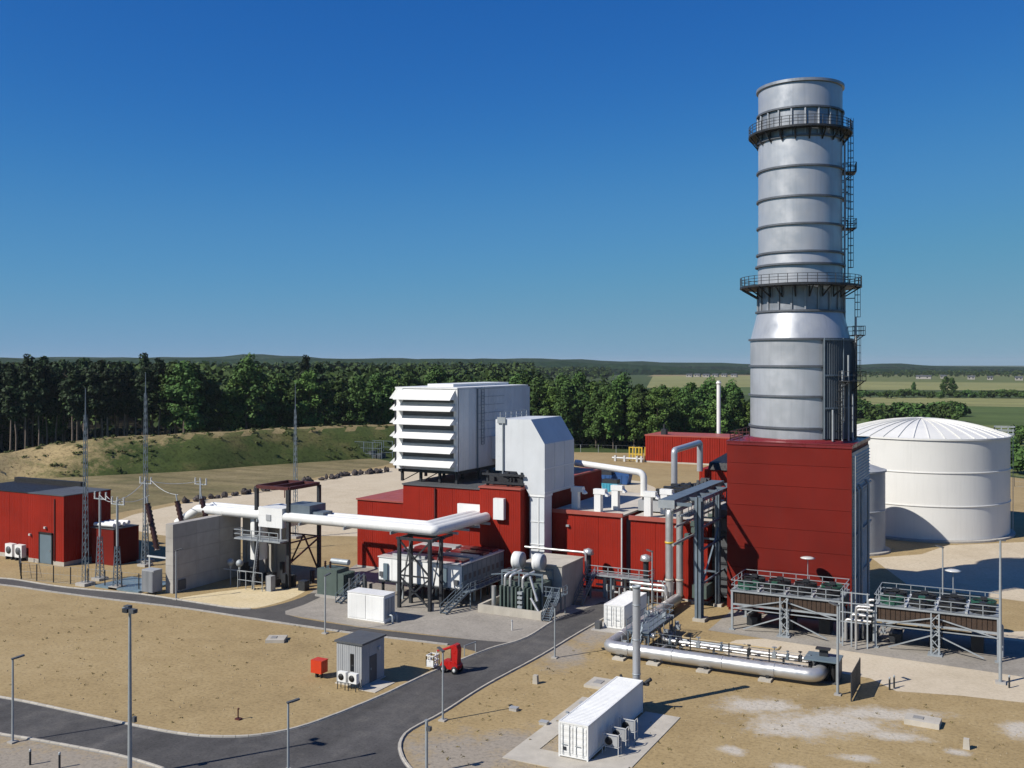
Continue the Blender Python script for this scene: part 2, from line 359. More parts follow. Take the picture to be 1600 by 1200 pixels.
sheet('sand_apron', [(-28.76, 102.75), (-27.71, 106.55), (-15.76, 115.58), (6.38, 128.48), (15.39, 128.79), (11.43, 95.66), (-0.00, 98.55), (-5.13, 97.99), (-10.39, 96.64), (-12.98, 99.44), (-19.08, 100.32), (-25.80, 99.22)], .008, SANDB if 0 else SLAB)
sheet('sand_apron', [(-20.80, 160.83), (-14.27, 167.65), (-11.22, 177.81), (1.91, 188.54), (28.26, 199.49), (21.16, 149.35), (0.00, 140.29), (-13.79, 143.25)], .008, SAND)
sheet('concrete_slab', [(-31.5, 109), (-31.5, 120), (1.5, 120), (1.5, 106.5), (-14, 107.6)], .016, YARD)
# roads
main = smooth_path([(-93.65, 56.11), (-81.56, 57.96), (-73.64, 58.36), (-66.06, 58.52), (-60.67, 58.91), (-57.42, 59.81), (-54.87, 61.44), (-53.13, 64.06), (-52.16, 67.88), (-51.37, 74.31), (-51.01, 81.34), (-49.87, 90.80), (-48.25, 96.51), (-48.55, 104.79), (-47.85, 109.48), (-47.03, 116.02)], 4)
rightk = smooth_path([(-43.50, 114.17), (-43.74, 107.92), (-43.91, 100.46), (-43.95, 90.83), (-44.45, 80.68), (-44.25, 72.82), (-44.51, 68.03), (-43.79, 65.64), (-42.64, 63.92), (-40.86, 62.11), (-37.88, 59.97)], 4)
lowk = smooth_path([(-53.89, 52.94), (-60.39, 53.50), (-66.87, 52.99), (-73.41, 52.17), (-84.08, 50.38)], 4)
sheet('road', main + rightk + [(-28.60, 52.07), (-40.86, 45.74)] + lowk, .02, ASPH)
pu = smooth_path([(-138.95, 86.86), (-126.57, 89.95), (-123.10, 90.37), (-113.93, 90.28), (-101.63, 92.10), (-92.66, 92.09), (-84.48, 92.32), (-82.30, 95.59), (-82.08, 100.22), (-82.49, 102.78), (-80.42, 102.65), (-79.34, 97.48), (-78.28, 92.75), (-67.13, 92.05), (-55.93, 93.11), (-48.80, 94.56), (-46.70, 96.19)], 3)
plo = smooth_path([(-46.87, 90.82), (-50.54, 89.94), (-54.41, 90.58), (-65.39, 89.67), (-77.86, 89.34), (-90.94, 89.33), (-102.04, 88.38), (-113.19, 87.75), (-122.92, 87.36), (-135.26, 84.55)], 3)
sheet('path', pu+plo, .016, ASPH2)

# kerbs: a bed with single stones along it
def resample(path, step):
    o = [path[0]]; rest = step
    for a, b in zip(path[:-1], path[1:]):
        L = math.dist(a, b); pos = rest
        while pos <= L:
            t = pos/L; o.append((a[0]+(b[0]-a[0])*t, a[1]+(b[1]-a[1])*t)); pos += step
        rest = pos-L
    return o
def kerb(path, mat, step=1.0):
    q = resample(path, step); bed = MB()
    for a, b in zip(q[:-1], q[1:]): bed.beam((*a, 0), (*b, 0), .34, .09)
    k = tag(bed.build('kerb', CONCD), kind='structure')
    st = MB().prism([(-.10, 0), (.10, 0), (.10, .10), (.07, .13), (-.10, .13)], 'y', -.485*step, .485*step)
    proto = None
    for a, b in zip(q[:-1], q[1:]):
        if proto is None: o = proto = st.build('kerb_stone', mat, k)
        else: o = proto.copy(); COL.objects.link(o); o.parent = k
        o.location = ((a[0]+b[0])/2, (a[1]+b[1])/2, .02+rnd.uniform(-.008, .008)); o.rotation_euler = (0, 0, math.atan2(b[1]-a[1], b[0]-a[0])-PI/2+rnd.uniform(-.008, .008))
kerb(main[:-6], CONCP, 1.0)
kerb(rightk, CONCP, 1.0)
kerb(lowk[::-1], CONCP, 1.0)
kerb(pu[3:20], CONCP, 1.2)
kerb(plo[6:-1], CONC, 1.2)

# grass bank on the left behind the dry grass
bb = [(-238.39, 128.54), (-235.14, 146.99), (-233.08, 165.65), (-223.40, 177.04), (-214.49, 190.03), (-205.07, 203.79), (-198.70, 222.47), (-188.18, 244.89), (-177.72, 264.25), (-162.60, 287.20), (-153.43, 297.27)]
hh = [4.0, 5.2, 7.2, 8.9, 9.2, 9.6, 9.8, 9.6, 9.3, 6, 0.5]
V = []; NP = 14; base = smooth_path(bb, 6); hs = np.interp(np.arange(len(base))/6, np.arange(len(hh)), hh)
back = Vector((-.36, .93)).normalized()
prof = [(-1.0, -.15), (0, 0), (2, .12), (5, .34), (9, .62), (13, .86), (16, .97), (19, 1.0), (23, .98), (28, .85), (34, .62), (42, .4), (60, .3), (110, .25)]
m = MB(); nb = len(base)
for i, (x, y) in enumerate(base):
    for j, (dd, f) in enumerate(prof):
        jit = (rnd.random()-.5)*.5*(1 if 1 < j < 10 else .2)
        V.append((x+back.x*dd, y+back.y*dd, hs[i]*f + jit*min(1, hs[i]/4)))
n_ = len(prof)
m.add(V, [(i*n_+j, (i+1)*n_+j, (i+1)*n_+j+1, i*n_+j+1) for i in range(nb-1) for j in range(n_-1)], True)
m_bank = m.v
gb = tag(m.build('grass_bank', BANKM), kind='structure'); gb.data.materials.append(CREST)
for pi, pp in enumerate(gb.data.polygons):
    if pi % (n_-1) in (6, 7, 8) or (pi % (n_-1) == 5 and pi//(n_-1) % 3 == 0): pp.material_index = 1

# fields of the plain on the right
FIELDC = {'pale': [(.3, (.20, .21, .075)), (.55, (.26, .255, .10)), (.75, (.32, .30, .13))], 'green': [(.3, (.068, .105, .026)), (.55, (.092, .13, .035)), (.75, (.13, .16, .05))],
          'straw': [(.3, (.24, .19, .09)), (.55, (.29, .23, .115)), (.75, (.33, .27, .15))], 'mid': [(.3, (.11, .135, .04)), (.55, (.145, .165, .052)), (.75, (.19, .195, .075))]}
FM = {k: groundmat('field_'+k, v, (.003, .02, .3), .2, 0, streak=(.004, .03, 1)) for k, v in FIELDC.items()}
for nm, poly in (('pale', [(-736.29, 2111.80), (-378.83, 2558.59), (-199.94, 1350.37), (-403.30, 1133.60)]), ('green', [(-396.46, 1137.13), (-199.94, 1350.37), (-146.89, 992.11), (-303.18, 869.57)]),
                 ('pale', [(-248.20, 1676.32), (242.35, 1710.79), (181.76, 1283.09), (-171.38, 1157.46)]), ('mid', [(-378.83, 2558.59), (399.88, 2822.80), (242.35, 1710.79), (-248.20, 1676.32)]),
                 ('straw', [(-464.38, 3136.34), (515.97, 3642.33), (399.88, 2822.80), (-378.83, 2558.59)]), ('straw', [(-995.26, 2974.87), (-710.90, 3121.64), (-378.83, 2558.59), (-748.98, 2105.25)]),
                 ('green', [(-110.74, 747.90), (109.56, 773.37), (79.18, 558.97), (-27.48, 525.28), (-75.77, 511.72)]), ('pale', [(-135.81, 917.23), (135.55, 956.88), (109.56, 773.37), (-110.74, 747.90)]), ('mid', [(-84.19, 507.37), (-27.48, 525.28), (79.18, 558.97), (44.93, 317.17), (5.83, 288.95), (-56.72, 341.85)])):
    sheet('field', poly, -.06, FM[nm])
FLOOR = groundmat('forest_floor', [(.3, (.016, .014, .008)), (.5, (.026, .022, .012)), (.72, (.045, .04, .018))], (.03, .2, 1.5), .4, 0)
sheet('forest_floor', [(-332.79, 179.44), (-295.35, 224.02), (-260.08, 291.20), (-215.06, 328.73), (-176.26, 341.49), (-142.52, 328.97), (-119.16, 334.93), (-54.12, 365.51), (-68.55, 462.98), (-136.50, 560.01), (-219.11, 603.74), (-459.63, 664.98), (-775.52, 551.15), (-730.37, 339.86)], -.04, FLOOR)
# distant wooded hills
def hillmat(name, a, b):
    m, t, bs = nodes(name); v = vmap(t)
    c = ramp(t, nnoise(t, v, .02, 6, .7), [(.35, a), (.65, b)]); t.links.new(c, bs.inputs['Base Color']); bs.inputs['Roughness'].default_value = 1
    bs.inputs['Specular IOR Level'].default_value = 0
    bump(t, bs, nnoise(t, vmap(t, (1, 1, 1)), .05, 4), 1.0, 12); return m
HILLM = hillmat('wooded_hill', (.010, .026, .014), (.024, .046, .022))
def ridge(d, pts, depth, mat, seed):
    """a wooded ridge: (azimuth tangent, height) pairs at distance d from the plant"""
    rr = random.Random(seed); c, s = math.cos(R(27.3)), math.sin(R(27.3)); V = []; n = 160
    us = np.linspace(pts[0][0], pts[-1][0], n); hs = np.interp(us, [p[0] for p in pts], [p[1] for p in pts])
    for u, h in zip(us, hs):
        jag = rr.uniform(-1, 1)*min(3.0, h*.12)
        for dd, f in ((-1, -.2), (0, .55), (40, .9), (150, 1.0), (depth, .1)):
            D = d+dd; L = u*D; V.append((L*c-D*s, L*s+D*c, (h+(jag if f > .3 else 0))*f if f > 0 else -1))
    m = MB(); m.add(V, [(i*5+j, (i+1)*5+j, (i+1)*5+j+1, i*5+j+1) for i in range(n-1) for j in range(4)], False)
    return tag(m.build('hills', mat), kind='structure')
def hp(lst, d): return [((x-800)/1550, 30-(y-567)/1550*d) for x, y in lst]
ridge(3600, [(-1.6, 46), (-.8, 48), (-.45, 50), (-.32, 51), (-.27, 61), (-.23, 59), (-.19, 48), (-.1, 46), (0, 46), (.05, 43), (.12, 37), (.2, 31), (.33, 21), (.357, 25), (.385, 30), (.40, 26), (.42, 18), (.5, 14), (1.6, 14)], 900, HILLM, 3)
ridge(2500, [(-1.6, 38), (-.8, 40), (-.3, 42), (-.22, 42), (-.1, 40), (.02, 36), (.1, 26), (.16, 20), (.2, 12), (.3, 10), (.34, 14), (.40, 14), (.46, 10), (.5, 9), (1.6, 9)], 500, HILLM, 4)

# ------------------------------------------------------------------ stack building (red, under the big stack)
BX0, BX1, BY0, BY1, BH = -32.1, -17.6, 119.25, 133.9, 20.45
CX, CY = -24.85, 126.5
t = thing('stack_building', 'tall dark red clad block carrying the big silver stack', 'building', (CX, CY))
MB().box(BX0+.12, BY0+.12, 0, BX1-.12, BY1-.12, BH-.25).build('wall', REDD, t)
for k in range(8):
    z0 = .3+k*2.52; MB().box(BX0, BY0, z0, BX1, BY0+.1, z0+2.485).build('cladding_panel', REDD, t)
    MB().box(BX0, BY0+.101, z0, BX0+.1, BY1, z0+2.485).build('cladding_panel', REDD, t)
for k in range(6):
    y0 = BY0+.4+k*2.32
    lm = MB()
    for z in np.arange(.6, 19.3, .38): lm.add([(BX1-.02, y0, z), (BX1-.02, y0+2.24, z), (BX1+.16, y0+2.24, z-.16), (BX1+.16, y0, z-.16)], [(0, 1, 2, 3)])
    lm.box(BX1-.06, y0, .3, BX1+.02, y0+2.24, 19.6); lm.build('louvre_panel', SCREEN, t)
MB().prism([(BX0-.1, BY0-.1), (BX1+.1, BY0-.1), (BX1+.1, BY1+.1), (BX0-.1, BY1+.1)], 'z', BH-.34, BH).build('roof', MAROON, t)
c = MB()
for a, b in (((BX0, BY0), (BX1, BY0)), ((BX1, BY0), (BX1, BY1)), ((BX0, BY1), (BX1, BY1)), ((BX0, BY0), (BX0, BY1))): c.beam((*a, BH+.06), (*b, BH+.06), .3, .12)
c.build('roof_edge', MAROON, t)
MB().lathe([(7.0, BH+.004), (6.9, BH+.3), (6.2, BH+.45)], CX, CY, 56).build('stack_collar', MAROON, t)
for y in (121.4, 123.8, 129.5):
    MB().tube(fillet([(BX1+.45, y, 1), (BX1+.45, y, 15.5), (BX1-.1, y, 15.5)], .6), .16).build('vent_pipe', GALV, t)
s = MB()
for k in range(3): s.beam((BX1+.3, BY0+.6, 5+k*5), (BX1+.3, BY1-.6, 5+k*5), .16)
s.beam((BX1+.3, BY0+.5, 0), (BX1+.3, BY0+.5, 19.3), .16); s.build('pipe_support', GALV, t)
r_ = MB().rail([(BX0+.3, BY0+.3, BH+.1), (BX0+.3, BY1-.3, BH+.1)], step=2); r_.rail([(BX0+.3, BY0+.3, BH+.1), (BX0+2.6, BY0+.3, BH+.1)]); r_.build('roof_railing', DKRED, t)

# ------------------------------------------------------------------ the silver exhaust stack
cx, cy = CX, CY
Q = .927
def SZ(z): return 30+(z-30)*Q
t = thing('exhaust_stack', 'huge banded silver exhaust stack with two ring platforms', 'chimney', (cx, cy, BH))
secs = [(19.95, 6.5, 21.6, 6.5), (21.6, 6.5, 25.7, 6.5), (25.7, 6.5, 29.6, 6.5), (29.6, 6.5, 33.1, 6.5), (33.1, 6.45, 36.8, 5.6), (40.4, 5.5, 42.9, 5.5), (42.9, 5.62, 44.5, 5.5),
        (44.5, 5.45, 48.1, 5.45), (48.1, 5.45, 51.7, 5.45), (51.7, 5.45, 55.6, 5.45), (55.6, 5.45, 59.5, 5.45), (63.2, 5.45, 66.5, 5.45)]
for a, ra, b, rb in secs: MB().lathe([(ra*Q, SZ(a)+.08), (rb*Q, SZ(b)-.08)], cx, cy, 72).build('shell_section', STEEL, t)
for a, b, r in ((SZ(36.8), SZ(40.4), 5.42*Q), (SZ(59.5), SZ(63.2), 5.40*Q)):
    o = MB().lathe([(r, a+.05), (r, b-.05)], cx, cy, 72); o.build('shell_section', STEELB, t)
    v = MB()
    for k in range(20):
        an = 2*PI*k/20; v.beam((cx+(r+.12)*math.cos(an), cy+(r+.12)*math.sin(an), a+.1), (cx+(r+.12)*math.cos(an), cy+(r+.12)*math.sin(an), b-.1), .18, .18)
    v.build('stiffener_ribs', STEELB, t)
for z, r in ((21.6, 6.5), (25.7, 6.5), (29.6, 6.5), (33.1, 6.5), (36.8, 5.6), (42.9, 5.62), (44.5, 5.5), (48.1, 5.45), (51.7, 5.45), (55.6, 5.45), (59.5, 5.45), (63.2, 5.45)):
    z, r = SZ(z), r*Q
    MB().lathe([(r-.1, z-.11), (r+.24, z-.11), (r+.24, z+.11), (r-.1, z+.11)], cx, cy, 72, smooth=False).build('flange_ring', FLANGE, t)
MB().lathe([(r*Q, SZ(z)) for r, z in ((5.3, 66.2), (5.42, 66.45), (5.72, 66.5), (5.72, 66.85), (5.25, 66.85), (5.1, 66.4), (5.1, 60))], cx, cy, 72, smooth=False).build('rim', STEELB, t)
def ring_platform(z, r0, r1, nb):
    d = MB().lathe([(r0, z-.1), (r1, z-.1), (r1, z+.14), (r0, z+.14), (r0, z-.1)], cx, cy, 72, smooth=False).build('platform', DARK, t)
    rl = MB(); n = 40; P = [(cx+(r1-.06)*math.cos(2*PI*k/n), cy+(r1-.06)*math.sin(2*PI*k/n), z+.1) for k in range(n+1)]
    for a, b in zip(P[:-1], P[1:]):
        rl.beam(a, (a[0], a[1], a[2]+1.15), .07)
        for h in (.45, .8, 1.15): rl.beam((a[0], a[1], a[2]+h), (b[0], b[1], b[2]+h), .055)
    rl.build('railing', DARK, d)
    for k in range(nb):
        an = 2*PI*(k+.3)/nb; u = (math.cos(an), math.sin(an))
        MB().beam((cx+u[0]*r0, cy+u[1]*r0, z-1.3), (cx+u[0]*(r1-.2), cy+u[1]*(r1-.2), z-.14), .14).beam((cx+u[0]*(r0+.02), cy+u[1]*(r0+.02), z-1.4), (cx+u[0]*(r0+.02), cy+u[1]*(r0+.02), z-.1), .14).build('bracket', DARK, d)
ring_platform(SZ(60.5), 5.55*Q, 6.75*Q, 20)
ring_platform(SZ(40.1), 5.6*Q, 7.9*Q, 20)
# cladding of the lift and cable casing on the shaded side
def casing(z0, z1, r, a0, a1, n):
    z0, z1, r = SZ(z0), SZ(z1), r*Q
    m = MB(); V = []
    for k in range(n*2+1):
        an = R(a0+(a1-a0)*k/(n*2)); rr = r+(.10 if (k//1) % 2 else 0)
        for z in (z0, z1): V.append((cx+rr*math.cos(an), cy+rr*math.sin(an), z))
    m.add(V, [(2*i, 2*i+2, 2*i+3, 2*i+1) for i in range(n*2)])
    for an in (R(a0), R(a1)): m.add([(cx+q*math.cos(an), cy+q*math.sin(an), z) for q, z in ((5.9, z0), (r, z0), (r, z1), (5.9, z1))], [(0, 1, 2, 3)])
    for z in (z0, z1): m.lathe([(5.9, z), (r+.1, z)], cx, cy, 20, R(a0), R(a1), False)
    return m
ca = casing(20.3, 33.0, 7.0, -54, 50, 40).build('service_casing', CASING, t)
fr = MB()
for an in (-54, -30, -5, 20): fr.beam((cx+6.6*math.cos(R(an)), cy+6.6*math.sin(R(an)), SZ(20.3)), (cx+6.6*math.cos(R(an)), cy+6.6*math.sin(R(an)), SZ(33.2)), .13)
for z in (SZ(24.2), SZ(28.4), SZ(33.0)): fr.lathe([(6.5, z-.1), (6.68, z-.1), (6.68, z+.1), (6.5, z+.1)], cx, cy, 20, R(-54), R(50), False)
fr.build('casing_frame', GALVB, ca)
def stack_ladder(z0, z1, an, r, name='ladder'):
    z0, z1, r = SZ(z0), SZ(z1), r*Q
    an = R(an); u = Vector((math.cos(an), math.sin(an), 0)); s = Vector((-u.y, u.x, 0)); o = Vector((cx, cy, 0))+u*r
    m = MB()
    for k in (-.28, .28): m.beam(o+s*k+Vector((0, 0, z0)), o+s*k+Vector((0, 0, z1)), .08)
    for z in np.arange(z0+.3, z1, .5): m.beam(o+s*-.28+Vector((0, 0, z)), o+s*.28+Vector((0, 0, z)), .05)
    for z in np.arange(z0+1, z1, 3.5):
        for k in (-.28, .28): m.beam(o+s*k+Vector((0, 0, z)), o+s*k-u*(r-4.9)+Vector((0, 0, z)), .07)
    l = m.build(name, DARK, t); g = MB(); ang = [R(a) for a in range(-90, 91, 30)]
    for z in np.arange(z0+2.2, z1, .9):
        P = [o+u*(.62*math.cos(a))+s*(.42*math.sin(a))+Vector((0, 0, z)) for a in ang]
        for a, b in zip(P[:-1], P[1:]): g.beam(a, b, .055)
    for a in ang[1:-1:2]: g.beam(o+u*(.62*math.cos(a))+s*(.42*math.sin(a))+Vector((0, 0, z0+2.2)), o+u*(.62*math.cos(a))+s*(.42*math.sin(a))+Vector((0, 0, z1)), .05)
    g.build('ladder_cage', DARK, l)
def rest_platform(z, an, r0, wd):
    z, r0 = SZ(z), r0*Q
    an = R(an); u = Vector((math.cos(an), math.sin(an), 0)); s = Vector((-u.y, u.x, 0)); o = Vector((cx, cy, z))
    m = MB(); c = [o+u*r0-s*wd/2, o+u*(r0+1.5)-s*wd/2, o+u*(r0+1.5)+s*wd/2, o+u*r0+s*wd/2]
    m.add(c+[p+Vector((0, 0, .12)) for p in c], [(3,2,1,0),(4,5,6,7),(0,1,5,4),(1,2,6,5),(2,3,7,6),(3,0,4,7)])
    for k in (-1, 1): m.beam(o+u*(r0-.2)+s*k*wd/2.2+Vector((0, 0, -1.1)), o+u*(r0+1.3)+s*k*wd/2.2, .1)
    p = m.build('rest_platform', DARK, t); MB().rail([x+Vector((0, 0, .1)) for x in c], r=.03, step=.8).build('railing', DARK, p)
stack_ladder(40.3, 62.5, 12, 6.15)
stack_ladder(48.5, 54.8, 30, 6.15)
stack_ladder(33.7, 40.3, 8, 7.0)
stack_ladder(20.2, 33.7, -12, 7.55)
stack_ladder(20.2, 27.5, -38, 7.6)
rest_platform(55.2, 14, 5.5, 2.2); rest_platform(47.8, 18, 5.5, 2.2); rest_platform(33.6, 22, 6.6, 2.4); rest_platform(27.6, -24, 7.1, 3.4)
p = MB()
for an, z0, z1, r in ((-8, 20, 36, 7.4), (-46, 20, 24, 7.4), (-26, 20, 31, 7.5), (-34, 20, 29, 7.4), (-18, 20, 26, 7.5), (2, 33, 59, 5.75)):
    z0, z1, r = SZ(z0), SZ(z1), r*Q
    p.tube([(cx+r*math.cos(R(an)), cy+r*math.sin(R(an)), z0), (cx+r*math.cos(R(an)), cy+r*math.sin(R(an)), z1)], .12, 6)
p.build('conduit', GALV, t)

t = thing('gap_shade_duct', 'dark ribbed duct box added as shade in the gap between hall and red block', 'duct', (-33.5, 126))  # added dark box; its colour stands in for the rack's shade in this gap
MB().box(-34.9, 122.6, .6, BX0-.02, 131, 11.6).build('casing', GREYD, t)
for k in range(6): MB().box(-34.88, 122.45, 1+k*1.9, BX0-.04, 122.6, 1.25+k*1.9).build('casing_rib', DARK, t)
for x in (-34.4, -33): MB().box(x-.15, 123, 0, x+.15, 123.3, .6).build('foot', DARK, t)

# ------------------------------------------------------------------ storage tanks
def tank(tx, ty, r, h, rise, courses, label, n=96, panels=36, ribs=True, TANKW=TANKW):
    t = thing('storage_tank', label, 'tank', (tx, ty))
    zs = np.linspace(.35, h, courses+1)
    for a, b in zip(zs[:-1], zs[1:]): MB().lathe([(r, a+.03), (r, b-.03)], tx, ty, n).build('shell_course', TANKW, t)
    for z in zs[1:-1]: MB().lathe([(r-.05, z-.14), (r+.13, z-.09), (r+.13, z+.05), (r-.05, z+.10)], tx, ty, n, smooth=False).build('stiffener_ring', TANKW, t)
    MB().lathe([(r-.05, h-.2), (r+.22, h-.2), (r+.22, h+.08), (r-.3, h+.16)], tx, ty, n, smooth=False).build('rim', TANKW, t)
    MB().lathe([(r+.8, .0), (r+.8, .30), (r-.1, .36)], tx, ty, n, smooth=False).build('foundation', CONC, t)
    def zr(q): return h+.05+rise*(1-(q/r)**2)
    for k in range(panels):
        a0 = 2*PI*k/panels; a1 = 2*PI*(k+1)/panels
        m = MB(); qs = np.linspace(.6, r-.05, 7); V = []
        for q in qs:
            for a in (a0, (a0+a1)/2, a1): V.append((tx+q*math.cos(a), ty+q*math.sin(a), zr(q)))
        m.add(V, [(i*3+j, i*3+3+j, i*3+4+j, i*3+1+j) for i in range(6) for j in (0, 1)])
        if ribs:
            for qa, qb in zip(qs[:-1], qs[1:]): m.beam((tx+qa*math.cos(a0), ty+qa*math.sin(a0), zr(qa)+.06), (tx+qb*math.cos(a0), ty+qb*math.sin(a0), zr(qb)+.06), .12, .2)
        m.build('roof_panel', TANKW, t)
    MB().lathe([(.9, zr(.6)-.1), (.9, zr(.6)+.15), (.0, zr(.6)+.25)], tx, ty, 20).build('roof_hub', TANKW, t)
    return t, zr
tt, zr = tank(-16.6, 194.1, 14.5, 17.2, 2.7, 3, 'large cream white storage tank with ribbed domed roof')
an = R(8)
px, py = -16.6+13.7*math.cos(an), 194.1+13.7*math.sin(an)
m = MB().box(px-1.6, py-1.6, 17.3, px+1.6, py+1.6, 17.45).rail([(px-1.6, py-1.6, 17.4), (px+1.6, py-1.6, 17.4), (px+1.6, py+1.6, 17.4), (px-1.6, py+1.6, 17.4), (px-1.6, py-1.6, 17.4)], h=1.3, r=.06, step=1)
m.build('roof_railing', GALV, tt)
lad = MB()
for k in (-.35, .35): lad.beam((-16.6+14.9*math.cos(R(2)), 194.1+14.9*math.sin(R(2))+k, 0), (-16.6+14.9*math.cos(R(2)), 194.1+14.9*math.sin(R(2))+k, 18.4), .1)
for z in np.arange(.5, 18, .5): lad.beam((-16.6+14.9*math.cos(R(2)), 194.1+14.9*math.sin(R(2))-.35, z), (-16.6+14.9*math.cos(R(2)), 194.1+14.9*math.sin(R(2))+.35, z), .06)
lad.build('ladder', GALV, tt)
t2, z2 = tank(-25.1, 167.2, 5.5, 12.9, 1.2, 2, 'small pale tank half hidden behind the red stack building', 48, 16, False, GREY)
MB().tube([(-25.1, 167.2, 14.0), (-25.1, 167.2, 15.3)], .25).build('roof_vent', GALV, t2)

# ------------------------------------------------------------------ main turbine hall
t = thing('turbine_hall', 'long low red clad turbine hall below the white louvred intake house', 'building', (-62, 119))
def block(x0, y0, x1, y1, h, mat, name='wall', clad=True, seam=3.0):
    MB().box(x0+.08, y0+.08, 0, x1-.08, y1-.08, h-.05).build(name, mat, t)
    if clad:
        n = max(1, round((x1-x0)/seam)); st = (x1-x0)/n
        for k in range(n): MB().corr((x0+k*st+.015, y0), (x0+(k+1)*st-.015, y0), .3, h, .33, .018).build('cladding_panel', mat, t)
        n = max(1, round((y1-y0)/seam)); st = (y1-y0)/n
        for k in range(n): MB().corr((x1, y0+k*st+.015), (x1, y0+(k+1)*st-.015), .3, h, .33, .018).build('cladding_panel', mat, t)
    MB().box(x0-.02, y0-.02, 0, x1+.02, y1+.02, .28).build('plinth', CONC, t)
block(-87.2, 119.3, -79.0, 145, 9.9, RED)
block(-78.96, 119, -65.3, 145, 12.6, RED)
block(-65.2, 116.8, -59.0, 145, 13.2, RED)
MB().prism([(-87.3, 119.1), (-79.0, 119.1), (-79.0, 145), (-87.3, 145)], 'z', 9.9, 10.1).build('roof', REDROOF, t)
MB().prism([(-79.05, 118.8), (-65.3, 118.8), (-65.3, 145), (-79.05, 145)], 'z', 12.6, 12.8).build('roof', GREYD, t)
MB().prism([(-65.3, 116.6), (-58.9, 116.6), (-58.9, 145), (-65.3, 145)], 'z', 13.2, 13.42).build('roof', REDROOF, t)
block(-56.4, 121, -46.3, 143, 10.0, RED)
block(-45.2, 121, -35.0, 141, 9.8, RED)
MB().box(-46.3, 122.4, 0, -45.2, 142, 9.6).build('wall', GREYD, t)
MB().prism([(-56.5, 120.8), (-46.25, 120.8), (-46.25, 143), (-56.5, 143)], 'z', 10.0, 10.22).build('roof', PALEROOF, t)
MB().prism([(-45.3, 120.8), (-34.9, 120.8), (-34.9, 141), (-45.3, 141)], 'z', 9.8, 10.02).build('roof', PALEROOF, t)
MB().box(-56.55, 120.7, 9.95, -46.2, 121.0, 10.45).build('roof_edge', REDROOF, t); MB().box(-45.35, 120.7, 9.75, -34.85, 121.0, 10.3).build('roof_edge', REDROOF, t)
MB().tube([(-46.35, 120.85, .2), (-46.35, 120.85, 9.9)], .12).build('downpipe', LAMPG, t)
MB().tube([(-73.5, 118.8, .2), (-73.5, 118.8, 12.4)], .12).build('downpipe', DKRED, t)
# wall unit, flange frame of the bus duct, wall lamps
MB().box(-62.75, 116.1, 9.2, -61.2, 116.74, 12.0).build('wall_unit', WHITE, t)
MB().prism([(-69.5, 7.6), (-64.0, 7.6), (-64.0, 10.6), (-69.5, 10.6)], 'y', 118.2, 118.7).build('duct_frame', WHITE, t)
for x, z in ((-84, 8.6), (-54.0, 8.2)): MB().box(x-.2, 120.65, z, x+.2, 121, z+.25).build('wall_lamp', GALV, t)
# white hooded roof vents
for x, y, h in ((-54.2, 124, 2.3), (-50.2, 122.3, 2.4), (-49.0, 125.5, 2.6), (-43.2, 122.2, 2.5), (-41.8, 124.6, 2.6)):
    v = MB().box(x-.45, y-.45, 10.22, x+.45, y+.45, 10.22+h).build('roof_vent', WHITE, t)
    MB().prism([(y+.0, 10.22+h), (y-.5, 10.22+h), (y-.5, 10.9+h), (y+.3, 10.9+h), (y+.55, 10.6+h), (y+.55, 10.22+h)], 'x', x-.55, x+1.1).prism([(x+1.1, 10.45+h), (x+1.5, 10.1+h), (x+1.5, 9.95+h), (x+1.1, 10.0+h)], 'y', y-.45, y+.45).build('hood', WHITE, v)
MB().tube(fillet([(-61.5, 140.5, 14.6), (-50.4, 140.5, 13.6), (-50.4, 140.5, 10.2)], 1.0), .5, 10).build('roof_pipe', WHITE, t)
g = MB().box(-46.0, 126, 10.22, -42.4, 140.5, 11.6)
for k in range(14): g.box(-46.1, 126.3+k*1.0, 10.4, -45.98, 126.9+k*1.0, 11.5); g.box(-42.42, 126.3+k*1.0, 10.4, -42.3, 126.9+k*1.0, 11.5)
g.build('roof_cooler', GREY, t)
g = MB()
for k in range(13): g.box(-45.6, 126.5+k*1.1, 11.6, -42.8, 127.2+k*1.1, 11.95+.25*(k % 3)); g.tube([(-44.2, 126.8+k*1.1, 11.9), (-44.2, 126.8+k*1.1, 12.5)], .3, 8)
g.build('cooler_fans', DARK, t)

# ------------------------------------------------------------------ white intake filter house with its elbow duct
t = thing('intake_filter_house', 'white louvred air intake house with big elbow duct above the turbine hall', 'filter house', (-71, 121, 12.8))
FX0, FX1, FY0, FY1 = -81.6, -71.2, 121.0, 143.5
MB().box(FX0+.3, FY0+.35, 14.6, FX1, FY1, 26.3).build('housing', PANELW, t)
MB().prism([(FX0-.1, FY0), (FX1+.05, FY0), (FX1+.05, FY1), (FX0-.1, FY1)], 'z', 26.3, 26.5).build('roof', WHITE, t)
MB().box(FX0+3, FY0+4, 26.5, FX1-3, FY1-1, 26.9).build('roof_walkway', WHITE, t)
for k in range(8):      # panels of the long side wall
    y0 = FY0+.45+k*2.84; MB().corr((FX1+.02, y0), (FX1+.02, y0+2.8), 14.7, 26.2, .45, .05).build('side_panel', PANELW if k else WHITE, t)
MB().box(FX0, FY0, 14.6, FX0+1.2, FY0+.5, 26.3).build('front_frame', WHITE, t); MB().box(FX1-.6, FY0+.1, 14.6, FX1, FY0+.5, 26.3).build('front_frame', WHITE, t)
